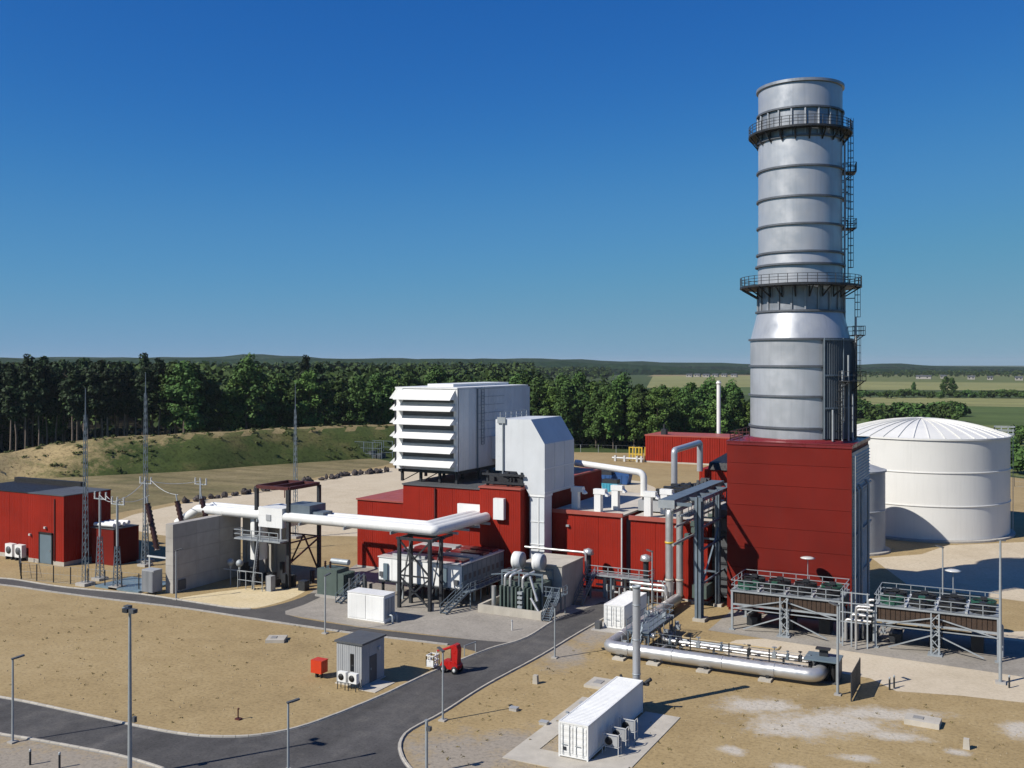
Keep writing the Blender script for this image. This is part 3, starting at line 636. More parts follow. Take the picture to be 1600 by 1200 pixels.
for k in range(6):      # weather hoods: sloping blades over dark openings
    zt = 26.35-k*1.98; dz = 1.55 if k == 0 else 1.15
    m = MB(); x0, x1 = FX0-.05, FX1+.05; ya, yb = FY0+.3, FY0-1.35
    m.add([(x0+.5, ya, zt), (x1-.4, ya, zt), (x1-.4, yb, zt-dz), (x0+.5, yb, zt-dz), (x0+.5, ya, zt-.08), (x1-.4, ya, zt-.08), (x1-.4, yb, zt-dz-.1), (x0+.5, yb, zt-dz-.1)],
          [(0, 3, 2, 1), (4, 5, 6, 7), (3, 7, 6, 2), (0, 4, 7, 3), (1, 2, 6, 5)])
    m.add([(x1-.4, ya, zt), (x1-.4, yb, zt-dz), (x1-.4, ya, zt-dz-.1)], [(0, 1, 2)]); m.add([(x0+.5, ya, zt), (x0+.5, yb, zt-dz), (x0+.5, ya, zt-dz-.1)], [(0, 2, 1)])
    m.build('weather_hood', WHITE, t)
    MB().add([(FX0-.0, FY0+.3, zt), (FX0-1.3, FY0+.3, zt-dz), (FX0-1.3, FY1-8, zt-dz), (FX0, FY1-8, zt), (FX0-.0, FY0+.3, zt-dz-.1), (FX0, FY1-8, zt-dz-.1)], [(0, 1, 2, 3), (0, 4, 1), (3, 2, 5), (1, 4, 5, 2)]).build('weather_hood', WHITE, t)
    if k < 5: MB().box(FX0+1.2, FY0+.2, zt-1.98, FX1-.6, FY0+.36, zt-dz-.05).build('filter_screen', GREYD, t)
MB().prism([(FX0-.1, FY0+.2), (FX0-.1, FY0-.1), (FX0+.1, FY0-.1), (FX0+.1, FY0+.2)], 'z', 14.6, 25).build('corner_post', DARK, t)
ll = MB()
for k in (127.6, 128.4): ll.beam((FX1+.3, k, 18), (FX1+.3, k, 26.4), .08)
for z in np.arange(18, 26.4, .45): ll.beam((FX1+.3, 127.6, z), (FX1+.3, 128.4, z), .06)
for z in np.arange(19, 26.4, 1.2):
    for y in np.arange(127, 135, 1.6): ll.beam((FX1+.16, y, z), (FX1+.16, y+1.6, z), .04)
ll.build('ladder', GALVB, t)
MB().tube([(FX1+.2, 126.6, 14.6), (FX1+.2, 126.6, 26.3)], .13).build('downpipe', GALVB, t)
fr = MB()
for x in (-80.8, -77.6, -74.4, -71.6):
    for y in (121.6, 128, 136, 143): fr.beam((x, y, 12.8), (x, y, 14.6), .35)
for y in (121.6, 128, 136, 143): fr.beam((-81.4, y, 14.35), (-71.3, y, 14.35), .3, .4)
for x in (-80.8, -71.6): fr.beam((x, 121.2, 14.3), (x, 143.4, 14.3), .3, .4)
for a, b in ((-80.8, -77.6), (-77.6, -74.4)): fr.beam((a, 121.6, 12.8), (b, 121.6, 14.4), .12)
fr.build('support_frame', DARK, t)
ex0, ex1 = -63.4, -56.07
MB().prism([(ex0, 15.5), (ex0, 22.4), (-58.1, 22.5), (ex1, 19.3), (ex1, 12.6), (-58.4, 12.6), (-60.2, 15.5)], 'y', 118.0, 127.6).build('elbow_duct', PANELW, t)
fl = MB()
for z in (16.0, 12.9): fl.box(ex1-.02, 117.95, z-.06, ex1+.06, 127.6, z+.06)
for y in (121.2, 124.4): fl.beam((ex1+.02, y, 12.7), (ex1+.02, y, 19.3), .08)
fl.build('duct_flange', WHITE, t)
MB().tube([(ex0+1.2, 117.85, 15), (ex0+1.2, 117.85, 22.6)], .12).box(ex0+.4, 117.75, 21.9, ex0+1.6, 117.95, 22.7).build('duct_pipe', GALV, t)
MB().box(-71.15, 131, 15.6, ex0+.4, 139, 19.0).build('transition_duct', PANELW, t)
MB().box(-58.3, 118.1, .2, ex1-.1, 120.4, 12.6).build('duct_column', PANELW, t)
MB().box(-58.42, 117.98, 12.3, ex1+.0, 120.5, 12.58).box(-58.4, 118.0, .2, ex1-.02, 120.5, .6).build('duct_flange', WHITE, t)
cb = MB(); cb.beam((-57.0, 118.05, .6), (-57.0, 118.05, 12.2), .1)
for z in (3, 6, 9): cb.beam((-58.2, 118.05, z), (-56.2, 118.05, z), .08)
cb.build('column_rib', WHITE, t)
fr = MB()
for x in (-64.6, -61.5, -59.4): fr.beam((x, 118, 13.42), (x, 118, 15.4), .3); fr.beam((x, 126, 13.42), (x, 126, 15.4), .3)
for z in (13.9, 15.0): fr.beam((-65.2, 117.6, z), (-58.9, 117.6, z), .28)
fr.beam((-65.2, 126, 15), (-58.9, 126, 15), .28); fr.box(-65.2, 119, 13.45, -59.2, 126, 14.6)
fr.build('support_frame', DARK, t)
MB().rail([(ex0+.2, 119, 22.4), (ex0+.2, 127, 22.4)], h=.9).build('railing', GALV, t)

# ------------------------------------------------------------------ bus duct of three tubes from the transformer wall to the hall
t = thing('bus_duct', 'white triple bus duct bridging from the concrete wall to the red hall', 'duct', (-66, 105, 8.7))
for k in range(3):
    o = (k-1)*1.32
    MB().tube(fillet([(-107.0, 104.95+o, 7.2), (-103.0, 104.95+o, 9.5), (-65.5+o*-1, 104.95+o, 9.45), (-65.5-o, 118.4, 9.3)], .35, 3), .64, 14).build('duct_tube', WHITE, t)
for k in range(4):
    y = 107.4+k*2.8; MB().box(-67.9, y, 8.45, -63.1, y+.18, 8.75).build('duct_clamp', GALV, t)
for k in range(5):
    x = -99+k*7.2; MB().box(x, 102.8, 8.62, x+.16, 107.1, 9.0).build('duct_clamp', GALV, t)
MB().tube([(-93.2, 104.95, 9), (-93.2, 104.95, 3.2)], 1.15, 20).build('drop_duct', WHITE, t)
# steel frame with breaker platform
t = thing('steel_gantry_frame', 'dark steel portal frame with red top beams around the bus duct', 'frame', (-89.6, 106.8))
for x, y, h in ((-92.4, 103.6, 13.1), (-86.9, 103.6, 13.1), (-86.9, 110, 13.1), (-92.4, 110, 13.1)): MB().box(x-.22, y-.22, 0, x+.22, y+.22, h).build('post', DARK, t)
tb = MB()
for a, b in (((-92.4, 103.6), (-86.9, 103.6)), ((-92.4, 110), (-86.9, 110)), ((-92.4, 103.6), (-92.4, 110)), ((-86.9, 103.6), (-86.9, 110)), ((-89.6, 103.6), (-89.6, 110))): tb.beam((*a, 13.25), (*b, 13.25), .3, .45)
tb.beam((-89.6, 106, 12.6), (-89.6, 106, 11.6), .1); tb.build_each('top_beam', DKRED, t)
br = MB()
for a, b in (((-86.9, 103.6, 3.2), (-86.9, 110, 5.8)), ((-86.9, 110, 1), (-89.6, 110, 6)), ((-92.4, 110, 1), (-89.6, 110, 6)), ((-86.9, 103.6, 6), (-86.9, 110, 6)), ((-92.4, 103.6, 6), (-86.9, 103.6, 6)), ((-92.4, 110, 6), (-86.9, 110, 6)), ((-92.4, 103.6, 6), (-92.4, 110, 6))): br.beam(a, b, .18)
br.build_each('brace', DKRED, t)
d = MB().box(-94.6, 101.6, 6.3, -86.7, 103.4, 6.5).build('platform', GALV, t)
MB().rail([(-94.6, 103.2, 6.5), (-94.6, 101.6, 6.5), (-87, 101.6, 6.5)], r=.045).build('railing', GALV, d)
MB().stairs((-90.8, 101.0, .1), (-90.2, 101.4, 6.3), .8, 18, True).build('ladder', GALV, t)
t = thing('circuit_breaker', 'white box breaker with round port inside the dark steel frame', 'breaker', (-89, 105, 8))
MB().box(-91.6, 103.0, 8.0, -87.5, 107, 10.6).build('housing', WHITE, t)
MB().box(-90.2, 102.9, 8.9, -89.4, 103.02, 9.7).box(-91.5, 103.0, 6.6, -91.25, 103.2, 8).box(-87.9, 103.0, 6.6, -87.65, 103.2, 8).build_each('port', GREY, t)
MB().box(-87.3, 103.6, 9.9, -83.4, 107, 11.2).box(-83.4, 104, 9.9, -81.5, 106, 10.4).build('control_box', GALVB, t)
# trestle under the duct corner
t = thing('duct_trestle', 'dark X-braced steel trestle in front of the white electrical house', 'frame', (-66, 103))
for x in (-68.1, -63.7):
    for y in (101.8, 104.4): MB().box(x-.19, y-.19, 0, x+.19, y+.19, 8.5).build('post', DARK, t)
m = MB()
for y in (101.8, 104.4): m.beam((-68.5, y, 8.5), (-63.2, y, 8.5), .3)
for x in (-68.1, -63.7): m.beam((x, 101.6, 8.5), (x, 107, 8.5), .3)
m.build_each('top_beam', DARK, t); MB().beam((-68.1, 101.8, 4.0), (-63.7, 101.8, 4.0), .18).build('tie_beam', DARK, t)
m = MB()
for za, zb in ((.3, 3.9), (4.1, 8.3)): m.beam((-68.1, 101.8, za), (-63.7, 101.8, zb), .18); m.beam((-68.1, 101.8, zb), (-63.7, 101.8, za), .18)
for x in (-68.1, -63.7): m.beam((x, 101.8, .3), (x, 104.4, 8.2), .14)
m.build_each('cross_brace', DARK, t)

# ------------------------------------------------------------------ electrical house on stilts
t = thing('electrical_house', 'long white electrical house raised on short stilts with a wall of cabinets', 'cabin', (-67.4, 111))
EX0, EX1, EY0, EY1 = -73.6, -61.3, 105.3, 116.2
MB().box(EX0+.05, EY0+.05, 2.2, EX1-.05, EY1, 5.1).build('body', WHITE, t)
for k in range(6): MB().box(EX0+.03+k*2.05, EY0-.02, 2.3, EX0+2.02+k*2.05, EY0+.06, 5.0).build('wall_panel', WHITE, t)
for k in range(9):
    c_ = MB().box(EX1-.06, EY0+.15+k*1.2, 2.35, EX1+.10, EY0+1.28+k*1.2, 5.0).build('cabinet_door', BLUEG, t)
    MB().box(EX1+.10, EY0+.4+k*1.2, 3.2, EX1+.13, EY0+1.0+k*1.2, 3.9).build('grille', GREYD, c_)
MB().box(EX0-.1, EY0-.1, 5.1, EX1+.15, EY1+.05, 5.25).build('roof', LAMPG, t)
for k in range(8): MB().box(EX0+1.5+(k % 2)*5.6, EY0+.9+(k//2)*2.55, 5.25, EX0+6.4+(k % 2)*5.6, EY0+2.5+(k//2)*2.55, 5.55).build('roof_unit', MAROON if k % 3 else GREY, t)
MB().box(EX0, EY0-.15, 2.0, EX1+.1, EY1, 2.2).build('floor_frame', DARK, t)
for x in (-73.2, -70.2, -67.2, -64.3, -61.6):
    for y in (105.7, 109, 112.5, 115.8): MB().box(x-.14, y-.14, 0, x+.14, y+.14, 2.0).build('stilt', DARK if (x+y) % 2 < 1.2 else GALV, t)
MB().box(EX0+.9, EY0-.3, 2.35, EX0+1.5, EY0-.01, 4.4).box(EX1-2.6, EY0-.06, 2.3, EX1-2.0, EY0-.01, 4.6).build_each('door', BLUEG, t)
MB().box(EX0+.25, EY0-.25, 2.7, EX0+.8, EY0-.02, 3.3).box(EX1-.95, EY0-.25, 2.7, EX1-.4, EY0-.02, 3.3).build_each('vent_box', GREYD, t)
d = MB().box(EX1+.1, EY0-.3, 2.0, EX1+1.4, EY1-.5, 2.15)
for y in np.arange(105.2, 116, 2.6): d.beam((EX1+1.3, y, 0), (EX1+1.3, y, 2.0), .12)
d = d.build('walkway', GALVB, t)
MB().rail([(EX1+1.4, EY0-.3, 2.1), (EX1+1.4, EY1-.5, 2.1)], r=.035, step=1.2).build('railing', GALVB, d)
s = MB().stairs((EX1-.3, 101.4, .05), (EX1+.75, EY0-.3, 2.1), 1.0, 9).build('stairs', GALVB, t)

# ------------------------------------------------------------------ white box container by the path
t = thing('equipment_container', 'small plain white container standing beside the narrow path', 'container', (-68, 95.6))
MB().box(-70.5, 94.55, .12, -65.35, 96.75, 3.15).build('body', WHITE, t)
for k in range(2): MB().box(-70.35+k*2.55, 94.5, .3, -67.95+k*2.55, 94.56, 3.0).build('door', WHITE, t)
for k in range(3): MB().box(-65.36, 94.75+k*.65, .5, -65.28, 95.3+k*.65, 2.8).build('louvre_panel', GREY, t)
MB().box(-70.55, 94.5, 3.15, -65.3, 96.8, 3.24).build('roof', WHITE, t)
MB().box(-70.6, 94.4, 0, -65.2, 96.9, .12).build('base_slab', CONCP, t)
for k in range(2): MB().tube(fillet([(-65.3, 95.2+k*.8, .9), (-64.6, 95.2+k*.8, .9), (-64.6, 95.2+k*.8, 0)], .25), .12).build('pipe', GALV, t)

# ------------------------------------------------------------------ concrete walls and switchyard on the left
t = thing('concrete_blast_wall', 'tall grey concrete fire wall with a pale end beside the transformer', 'wall', (-99, 100.6))
for j in range(5):
    for i in range(3):
        MB().box(-99.55, 94.3+i*4.2+.015, j*1.8+.015, -98.25, 94.3+(i+1)*4.2-.015, (j+1)*1.8-.015).build('concrete_panel', CONC, t)
MB().box(-99.5, 94.35, 0, -98.3, 106.85, 8.95).build('core', CONCD, t)
MB().box(-98.2, 95.2, .3, -98.05, 96.4, 1.6).build('hatch', GREYD, t)
t = thing('concrete_blast_wall', 'short concrete wall standing behind the white drop duct', 'wall', (-93, 108.6))
MB().box(-98.2, 107.2, 0, -90.5, 108.2, 8.2).build('core', CONC, t)
for k in range(4): MB().box(-97.6+k*1.8, 106.75, 0, -97.3+k*1.8, 107.2, 5.0).build('pilaster', CONCD, t)
t = thing('main_transformer', 'big grey transformer with ribbed radiators beside the concrete wall end', 'transformer', (-104, 98))
MB().box(-103.0, 98.5, .5, -99.9, 104, 4.2).build('tank_body', GREENM, t)
for k in range(9): MB().box(-101.9+k*.22, 92.5, .3, -101.78+k*.22, 94.2, 3.0).build('radiator_fin', GREY, t)
MB().box(-102.0, 92.6, 2.9, -99.9, 94.1, 3.15).build('radiator_header', GREY, t)
for x, y, l in ((-104.6, 96.2, .3), (-102.8, 99.8, .22), (-101.6, 103.2, .2)):
    bs = MB(); p0 = Vector((x+1.5, y, 5.0)); p1 = Vector((x-.6, y+l, 11.0)); n = 22
    bs.tube([p0.lerp(p1, i/n) for i in range(n+1)], [.30 if i % 2 else .42 for i in range(n+1)], 10)
    b_ = bs.build('bushing', RUST, t); MB().tube([p1, p1+Vector((-.25, .03, .9))], .09, 6).build('terminal', GALV, b_)
f = MB()
for x in (-107, -103.6): f.beam((x, 98.5, 0), (x, 98.5, 3.4), .16)
f.beam((-107.4, 98.5, 3.4), (-103, 98.5, 3.4), .2); f.build('frame', LAMPG, t)
o = MB().box(-110.5, 92.4, 0, -102.4, 98.5, .25).build('blue_grating', paint('blue_grey_grating', (.17, .24, .28), .5, .2, .15, 1.2, 0)); tag(o, 'blue grey grating floor of the transformer pit inside the fence', 'grating'); o.name = 'pit_grating'

def pole(name, loc, h, lat, label, grp, arm=True):
    t = thing(name, label, 'pole', loc, grp); x, y = loc
    MB().lattice(x, y, .35, lat, .8, .4, 10, .09, .05).build('lattice_base', GALVB, t)
    MB().tube([(x, y, lat), (x, y, h)], .16).build('pole_shaft', GALV, t)
    MB().box(x-.8, y-.8, 0, x+.8, y+.8, .35).build('foundation', CONC, t)
    if arm:
        a = MB().beam((x-1.1, y, h-.4), (x+1.3, y, h-.4), .14).build('crossarm', GALV, t)
        for dx in (-1, 0, 1.2):
            n = 8; MB().tube([(x+dx, y, h-.4+i*.12) for i in range(n+1)], [.08 if i % 2 else .15 for i in range(n+1)], 8).build('insulator', LAMPG, a)
    return t
def mast(loc, zl, zt, label):
    t = thing('lightning_mast', label, 'mast', loc, 'slender lightning masts of the switchyard'); x, y = loc
    MB().box(x-.9, y-.9, 0, x+.9, y+.9, .4).build('foundation', CONC, t)
    MB().lattice(x, y, .4, zl, .62, .24, 24, .06, .032).build('lattice_shaft', GALVB, t)
    MB().tube([(x, y, zl-.3), (x, y, zt)], [.09, .04], 6).build('spike', GALVB, t)
    return t
mast((-112.6, 92.6), 23, 26.6, 'lattice lightning mast right beside the dark red switch building')
mast((-117.5, 107.4), 25.5, 28.6, 'lattice lightning mast behind the transformer and grey concrete wall')
mast((-111, 134.1), 22, 26.5, 'lattice lightning mast farther back behind the steel portal frame')
P1 = pole('switchyard_pole', (-113.6, 95.8), 11.6, 6.0, 'switchyard pole standing close beside the nearest lightning mast', 'poles of the switchyard')
P2 = pole('switchyard_pole', (-107.2, 93.2), 11.6, 5.6, 'switchyard pole with pale insulators left of the transformer pit', 'poles of the switchyard')
P3 = pole('switchyard_pole', (-115.4, 105.4), 12.6, 6.2, 'switchyard pole behind the transformer with the highest crossarm', 'poles of the switchyard')
P4 = pole('switchyard_pole', (-111.0, 112.0), 12.0, 5.0, 'switchyard pole seen just above the concrete wall', 'poles of the switchyard')
wr = MB()
def sag(a, b, dz=.5):
    a = Vector(a); b = Vector(b); return [a.lerp(b, i/8)+Vector((0, 0, -dz*4*(i/8)*(1-i/8))) for i in range(9)]
for a, b in (((-113.6, 95.8, 11.7), (-107.2, 93.2, 11.7)), ((-112.4, 95.8, 11.7), (-106, 93.2, 11.7)), ((-107.2, 93.2, 11.7), (-106.3, 97.8, 11.9)), ((-115.4, 105.4, 12.7), (-107.2, 93.2, 11.7)), ((-114.2, 105.4, 12.7), (-103.2, 100, 11.9)), ((-111, 112, 12.1), (-101.8, 102.8, 11.9)), ((-111, 112, 12.1), (-115.4, 105.4, 12.7))): wr.tube(sag(a, b), .045, 5)
tag(wr.build('overhead_line', LAMPG), 'thin pale conductors strung between the switchyard poles', 'cables')

# ------------------------------------------------------------------ red switch building on the far left
t = thing('switch_building', 'dark red clad building with grey door at the left edge', 'building', (-130, 104))
def rb(x0, y0, x1, y1, h):
    MB().box(x0+.06, y0+.06, .0, x1-.06, y1-.06, h-.05).build('wall', RED, t)
    n = max(1, round((x1-x0)/2.6)); st = (x1-x0)/n
    for k in range(n): MB().corr((x0+k*st+.02, y0), (x0+(k+1)*st-.02, y0), .6, h, .4, .02).build('cladding_panel', RED, t)
    n = max(1, round((y1-y0)/2.8)); st = (y1-y0)/n
    for k in range(n): MB().corr((x1, y0+k*st+.02), (x1, y0+(k+1)*st-.02), .6, h, .4, .02).build('cladding_panel', RED, t)
    MB().box(x0-.02, y0-.06, 0, x1+.06, y1, .6).build('plinth', CONCP, t)
rb(-133.6, 99.65, -125.75, 108.1, 10.3)
rb(-150, 100.6, -133.9, 110, 10.1)
MB().box(-133.9, 100.2, 0, -133.6, 108, 10.0).build('wall_joint', BLACK, t)
MB().prism([(-133.7, 99.55), (-125.7, 99.55), (-125.7, 108.2), (-133.7, 108.2)], 'z', 10.3, 10.42).build('roof', GREYD, t)
MB().prism([(-150, 100.5), (-133.9, 100.5), (-133.9, 110.2), (-150, 110.2)], 'z', 10.1, 10.22).box(-150, 109.2, 10.22, -133.9, 110.1, 10.9).build('roof', BLACK, t)
dr = MB().box(-130.9, 99.5, .12, -128.3, 99.62, 4.4).build('door', BLUEG, t); MB().box(-131.1, 99.45, .1, -130.9, 99.66, 4.7).box(-128.3, 99.45, .1, -128.1, 99.66, 4.7).box(-131.1, 99.45, 4.42, -128.1, 99.66, 4.72).build('door_frame', BLACK, dr)
MB().box(-128.7, 99.42, 1.9, -128.6, 99.5, 2.2).build('handle', GALV, dr)
MB().beam((-127.7, 99.55, .6), (-127.7, 99.55, 9.8), .14).build('downpipe', DKRED, t)
MB().box(-129.8, 99.3, 5.3, -129.5, 99.6, 5.6).box(-133.2, 99.3, 4.0, -132.9, 99.6, 4.3).build('wall_lamp', LAMPG, t)
for k, x in enumerate((-137.6, -135.4)):
    a = thing('cooling_unit', ('white cooling unit at the very left photo edge by the red building', 'white cooling unit with round fan nearest the dark wall joint')[k], 'air conditioner', (x, 99.6), 'white cooling units by the red building')
    MB().box(x-.8, 99.2, .5, x+.8, 100, 2.4).build('case', WHITE, a); MB().box(x-.7, 99.2, 0, x-.5, 100, .5).box(x+.5, 99.2, 0, x+.7, 100, .5).build('foot', DARK, a)
    f = MB().lathe([(0, 0), (.55, 0), (.55, .06), (0, .06)], 0, 0, 20); f.v = [(x+p[0], 99.18-p[2], 1.5+p[1]) for p in f.v]; f.build('fan_grille', GREYD, a)
t = thing('switch_annex', 'low dark annex with a white pipe trough on its roof', 'building', (-121.5, 105))
MB().box(-124.3, 103.3, 0, -119.6, 108, 5.3).build('wall', REDD, t)
for k in range(3): MB().corr((-119.6, 103.3+k*1.55), (-119.6, 103.3+(k+1)*1.5), .2, 5.3, .35, .04).build('cladding_panel', REDD, t)
MB().prism([(-124.4, 103.2), (-119.5, 103.2), (-119.5, 108), (-124.4, 108)], 'z', 5.3, 5.4).build('roof', GREYD, t)
for k in range(4): MB().tube([(-124.0, 103.7+k*.9, 5.8), (-119.9, 103.7+k*.9, 5.9+.1*(k % 2))], .3, 10).build('roof_pipe', WHITE, t)

# ------------------------------------------------------------------ fin fan coolers in front of the red block
def cooler(cx0, label, loc):
    t = thing('fan_cooler', label, 'cooler', (cx0, 113), 'fan coolers on steel legs'); W = 5.8; ya, yb = 110.6, 116.8
    pl = MB()
    for k in range(24): pl.box(cx0-W+k*2*W/24+.03, ya+.1, 2.95, cx0-W+(k+1)*2*W/24-.03, yb-.1, 4.25)
    pl.build('fin_bundle', BROWN, t)
    MB().box(cx0-W, ya+.2, 3.0, cx0+W, yb-.2, 4.2).build('plenum', DARK, t)
    MB().box(cx0-W-.15, ya-.12, 4.3, cx0+W+.15, yb+.12, 4.5).build('deck', GALV, t)
    b = MB()
    for z in (2.9, 4.4):
        for y in (ya, yb): b.beam((cx0-W-.1, y, z), (cx0+W+.1, y, z), .16, .2)
    b.build_each('edge_beam', GALV, t)
    for x in (-W, 0, W):
        for y in (ya, yb):
            l = MB()
            if x == 0 and y == ya: l.lattice(cx0, y-.1, 0, 4.3, .75, .75, 5, .13, .08); l.box(cx0-.7, y-.8, 0, cx0+.7, y+.6, .15)
            else: l.box(cx0+x-.11, y-.11, 0, cx0+x+.11, y+.11, 4.3); l.box(cx0+x-.3, y-.3, 0, cx0+x+.3, y+.3, .12)
            l.build('leg', GALV, t)
    for s in (-1, 1):
        MB().beam((cx0, ya-.1, 3.8), (cx0+s*W, ya-.1, 2.4), .12).build('cross_brace', GALV, t)
        MB().beam((cx0, ya-.1, 2.1), (cx0+s*W*.78, ya-.1, .25), .12).build('cross_brace', GALV, t)
        MB().beam((cx0, yb, 4.2), (cx0+s*W, yb, .3), .1).build('cross_brace', GALV, t)
    MB().beam((cx0-W, ya-.1, 2.45), (cx0+W, ya-.1, 2.45), .1).build('tie', GALV, t)
    for i in range(4):
        for j in range(2):
            x = cx0-W+1.45+i*2.9; y = ya+1.75+j*2.75
            f = MB().lathe([(1.22, 4.5), (1.22, 5.15), (1.12, 5.15), (1.12, 4.5)], x, y, 20, smooth=False).build('fan_ring', BLACK if (i+j) % 4 else GREENF, t)
            bl = MB()
            for k in range(4):
                a = PI/2*k+i; bl.beam((x, y, 4.95), (x+1.05*math.cos(a), y+1.05*math.sin(a), 4.9), .3, .05)
            bl.tube([(x, y, 4.6), (x, y, 5.2)], .18, 8).build('fan_blades', DARK, f)
            MB().box(x-.3, y-.25, 5.2, x+.35, y+.25, 5.5).beam((x-1.25, y, 5.15), (x+1.25, y, 5.15), .1).build('fan_motor', GREENF if (i, j) == (1, 0) else DARK, f)
    for i in range(3): MB().beam((cx0-W+2.9*(i+1), ya+.2, 4.6), (cx0-W+2.9*(i+1), yb-.2, 4.6), .22, .18).build('walkway', LAMPG, t)
    MB().rail([(cx0-W-.1, ya-.1, 4.5), (cx0+W+.1, ya-.1, 4.5), (cx0+W+.1, yb+.1, 4.5), (cx0-W-.1, yb+.1, 4.5), (cx0-W-.1, ya-.1, 4.5)], r=.034, step=1.45).build('railing', GALV, t)
    p = MB()
    for s in (-1, 1): p.tube(fillet([(cx0+s*(W+.35), 112, .2), (cx0+s*(W+.35), 112, 3.5), (cx0+s*(W-.2), 112, 3.5)], .3), .14, 8)
    p.tube([(cx0-W, 117.2, 3.4), (cx0+W, 117.2, 3.4)], .22, 10); p.build('header_pipe', GALV, t)
    d = MB()
    for k in range(3): d.box(cx0-W+1+k*4, 113.2, .0, cx0-W+2.2+k*4, 115.4, 1.0+.3*k)
    d.tube([(cx0-W, 115.8, 1.2), (cx0+W, 115.8, 1.2)], .2, 8); tag(d.build('under_deck_skid', DARK, t), kind='stuff')
    lp = MB().tube([(cx0+1.3, yb+.2, 4.5), (cx0+1.3, yb+.2, 7.6)], .05, 6).build('lamp_pole', GALV, t)
    MB().lathe([(.0, 7.72), (.5, 7.68), (.85, 7.58), (.8, 7.53), (0, 7.55)], cx0+1.3, yb+.2, 16).build('lamp_shade', LAMPG, lp)
cooler(-23.4, 'grey steel fan cooler with brown bundles directly before the red block', 0)
cooler(-8.1, 'grey steel fan cooler with brown bundles farthest right, past the red block', 0)
# tall pipes and duct tangle between the two coolers
t = thing('cooler_pipe_stand', 'tangle of grey pipes on thin posts between the two fan coolers', 'pipes', (-15.9, 111))
m = MB()
for x in (-17.1, -16.2, -14.6): m.beam((x, 109.6, 0), (x, 109.6, 5.8), .14)
for z in (2.6, 3.6, 4.6, 5.7): m.beam((-17.3, 109.6, z), (-14.4, 109.6, z), .1)
m.build('post', GALV, t)
m = MB()
for i in range(5): m.tube(fillet([(-17+i*.5, 111+i*.6, .2), (-17+i*.5, 111+i*.6, 2.5+.45*i), (-14.4, 111+i*.6, 2.5+.45*i)], .35), .17, 8)
m.tube(fillet([(-15.6, 108.6, .1), (-15.6, 108.6, 4.6), (-14.2, 108.6, 4.6)], .4), .13, 8); m.build('pipe', ALU, t)
m = MB()
for i in range(9): m.box(-17.2+.35*i, 112+(i % 3), 0, -16.95+.35*i, 113+(i % 3), 1.2+.4*(i % 4))
tag(m.build('valve_block', DARK, t), kind='stuff')

# ------------------------------------------------------------------ pipe rack beside the red block
t = thing('pipe_rack', 'tall blue grey steel pipe rack left of the red block', 'rack', (-34.5, 118))
for x, y, w_ in ((-33.4, 112.8, .62), (-33.4, 120.5, .4), (-36.3, 120.5, .3), (-34.0, 127.6, .4)):
    MB().box(x-w_, y-w_, 0, x+w_*.2, y-w_+.14, 14.4).box(x-w_, y+w_-.14, 0, x+w_*.2, y+w_, 14.4).box(x-w_*.5, y-w_, 0, x-w_*.3, y+w_, 14.4).build('column', GALVB, t)
    MB().box(x-w_-.2, y-w_-.2, 0, x+w_, y+w_+.2, .35).build('footing', CONCP, t)
MB().box(-36.7, 107.6, 14.4, -35.0, 128.5, 14.55).build('deck', GALVB, t)
m = MB()
for x in (-36.6, -35.1, -33.2): m.beam((x, 107.6 if x < -34 else 112.2, 14.15), (x, 128.5, 14.15), .22, .42)
for y in (107.8, 112.8, 117, 120.5, 124, 128): m.beam((-36.7, y, 14.1), (-33.0, y, 14.1), .2, .36)
m.build_each('deck_beam', GALVB, t)
MB().prism([(-36.8, 13.6), (-34.9, 13.6), (-34.9, 14.5), (-36.8, 14.5)], 'y', 107.4, 107.6).build('end_plate', GALV, t)
m = MB()
for z in (4.2, 8.2, 10.8): m.beam((-33.4, 112.8, z), (-33.4, 127.6, z), .2); m.beam((-36.3, 120.5, z), (-33.2, 120.5, z), .2)
m.beam((-36.1, 120.5, 10.6), (-33.4, 113, 4.6), .16); m.beam((-33.4, 120.5, 10), (-33.4, 113, 4), .18)
m.build_each('brace', GALVB, t)
MB().rail([(-34.7, 112, 12.2), (-34.7, 127.5, 12.2)], r=.03, step=1.3).box(-35.9, 112, 12.05, -34.6, 127.5, 12.18).build('walkway', GALV, t)
m = MB()
for i, (x, z) in enumerate(((-36.7, 13.3), (-36.2, 13.3), (-35.7, 12.9), (-35.3, 11.3), (-35.6, 9.2))): m.tube(fillet([(x, 109, z), (x, 126, z), (x-.3, 126, z-3.5)], .5), .13+.03*(i % 3), 8)
m.tube([(-35.0, 118, .3), (-35.0, 118, 12)], .16, 8); m.tube([(-34.4, 122.5, .3), (-34.4, 122.5, 12.6)], .22, 8); m.build('small_pipe', ALU, t)
m = MB()
for i in range(8): m.box(-36.5+.3*(i % 3), 113.5+i*1.7, 8.4+.5*(i % 4), -36.0+.3*(i % 3), 114.2+i*1.7, 9.0+.5*(i % 4))
m.box(-36.4, 119, 1.0, -34.6, 123, 2.6); tag(m.build('valve_box', GREENM, t), kind='stuff')
# twin insulated risers
t = thing('riser_pipes', 'pair of tall silver insulated riser pipes left of the pipe rack', 'pipes', (-38.4, 118))
MB().tube(fillet([(-39.0, 118, 1.2), (-39.0, 118, 11.9), (-39.0, 121.6, 11.9)], 1.0, 7), .48, 16).build('riser', ALU, t)
MB().tube(fillet([(-37.8, 118.4, 1.2), (-37.8, 118.4, 13.0), (-35.6, 118.4, 13.0)], 1.0, 7), .42, 16).build('riser', ALU, t)
for x, y, r in ((-39.0, 118, .5), (-37.8, 118.4, .44)):
    for z in (3.2, 7.8): MB().lathe([(r, z-.12), (r+.05, z-.12), (r+.05, z+.12), (r, z+.12)], x, y, 16).build('band', YELLOW if z > 6 else CONCP, t)
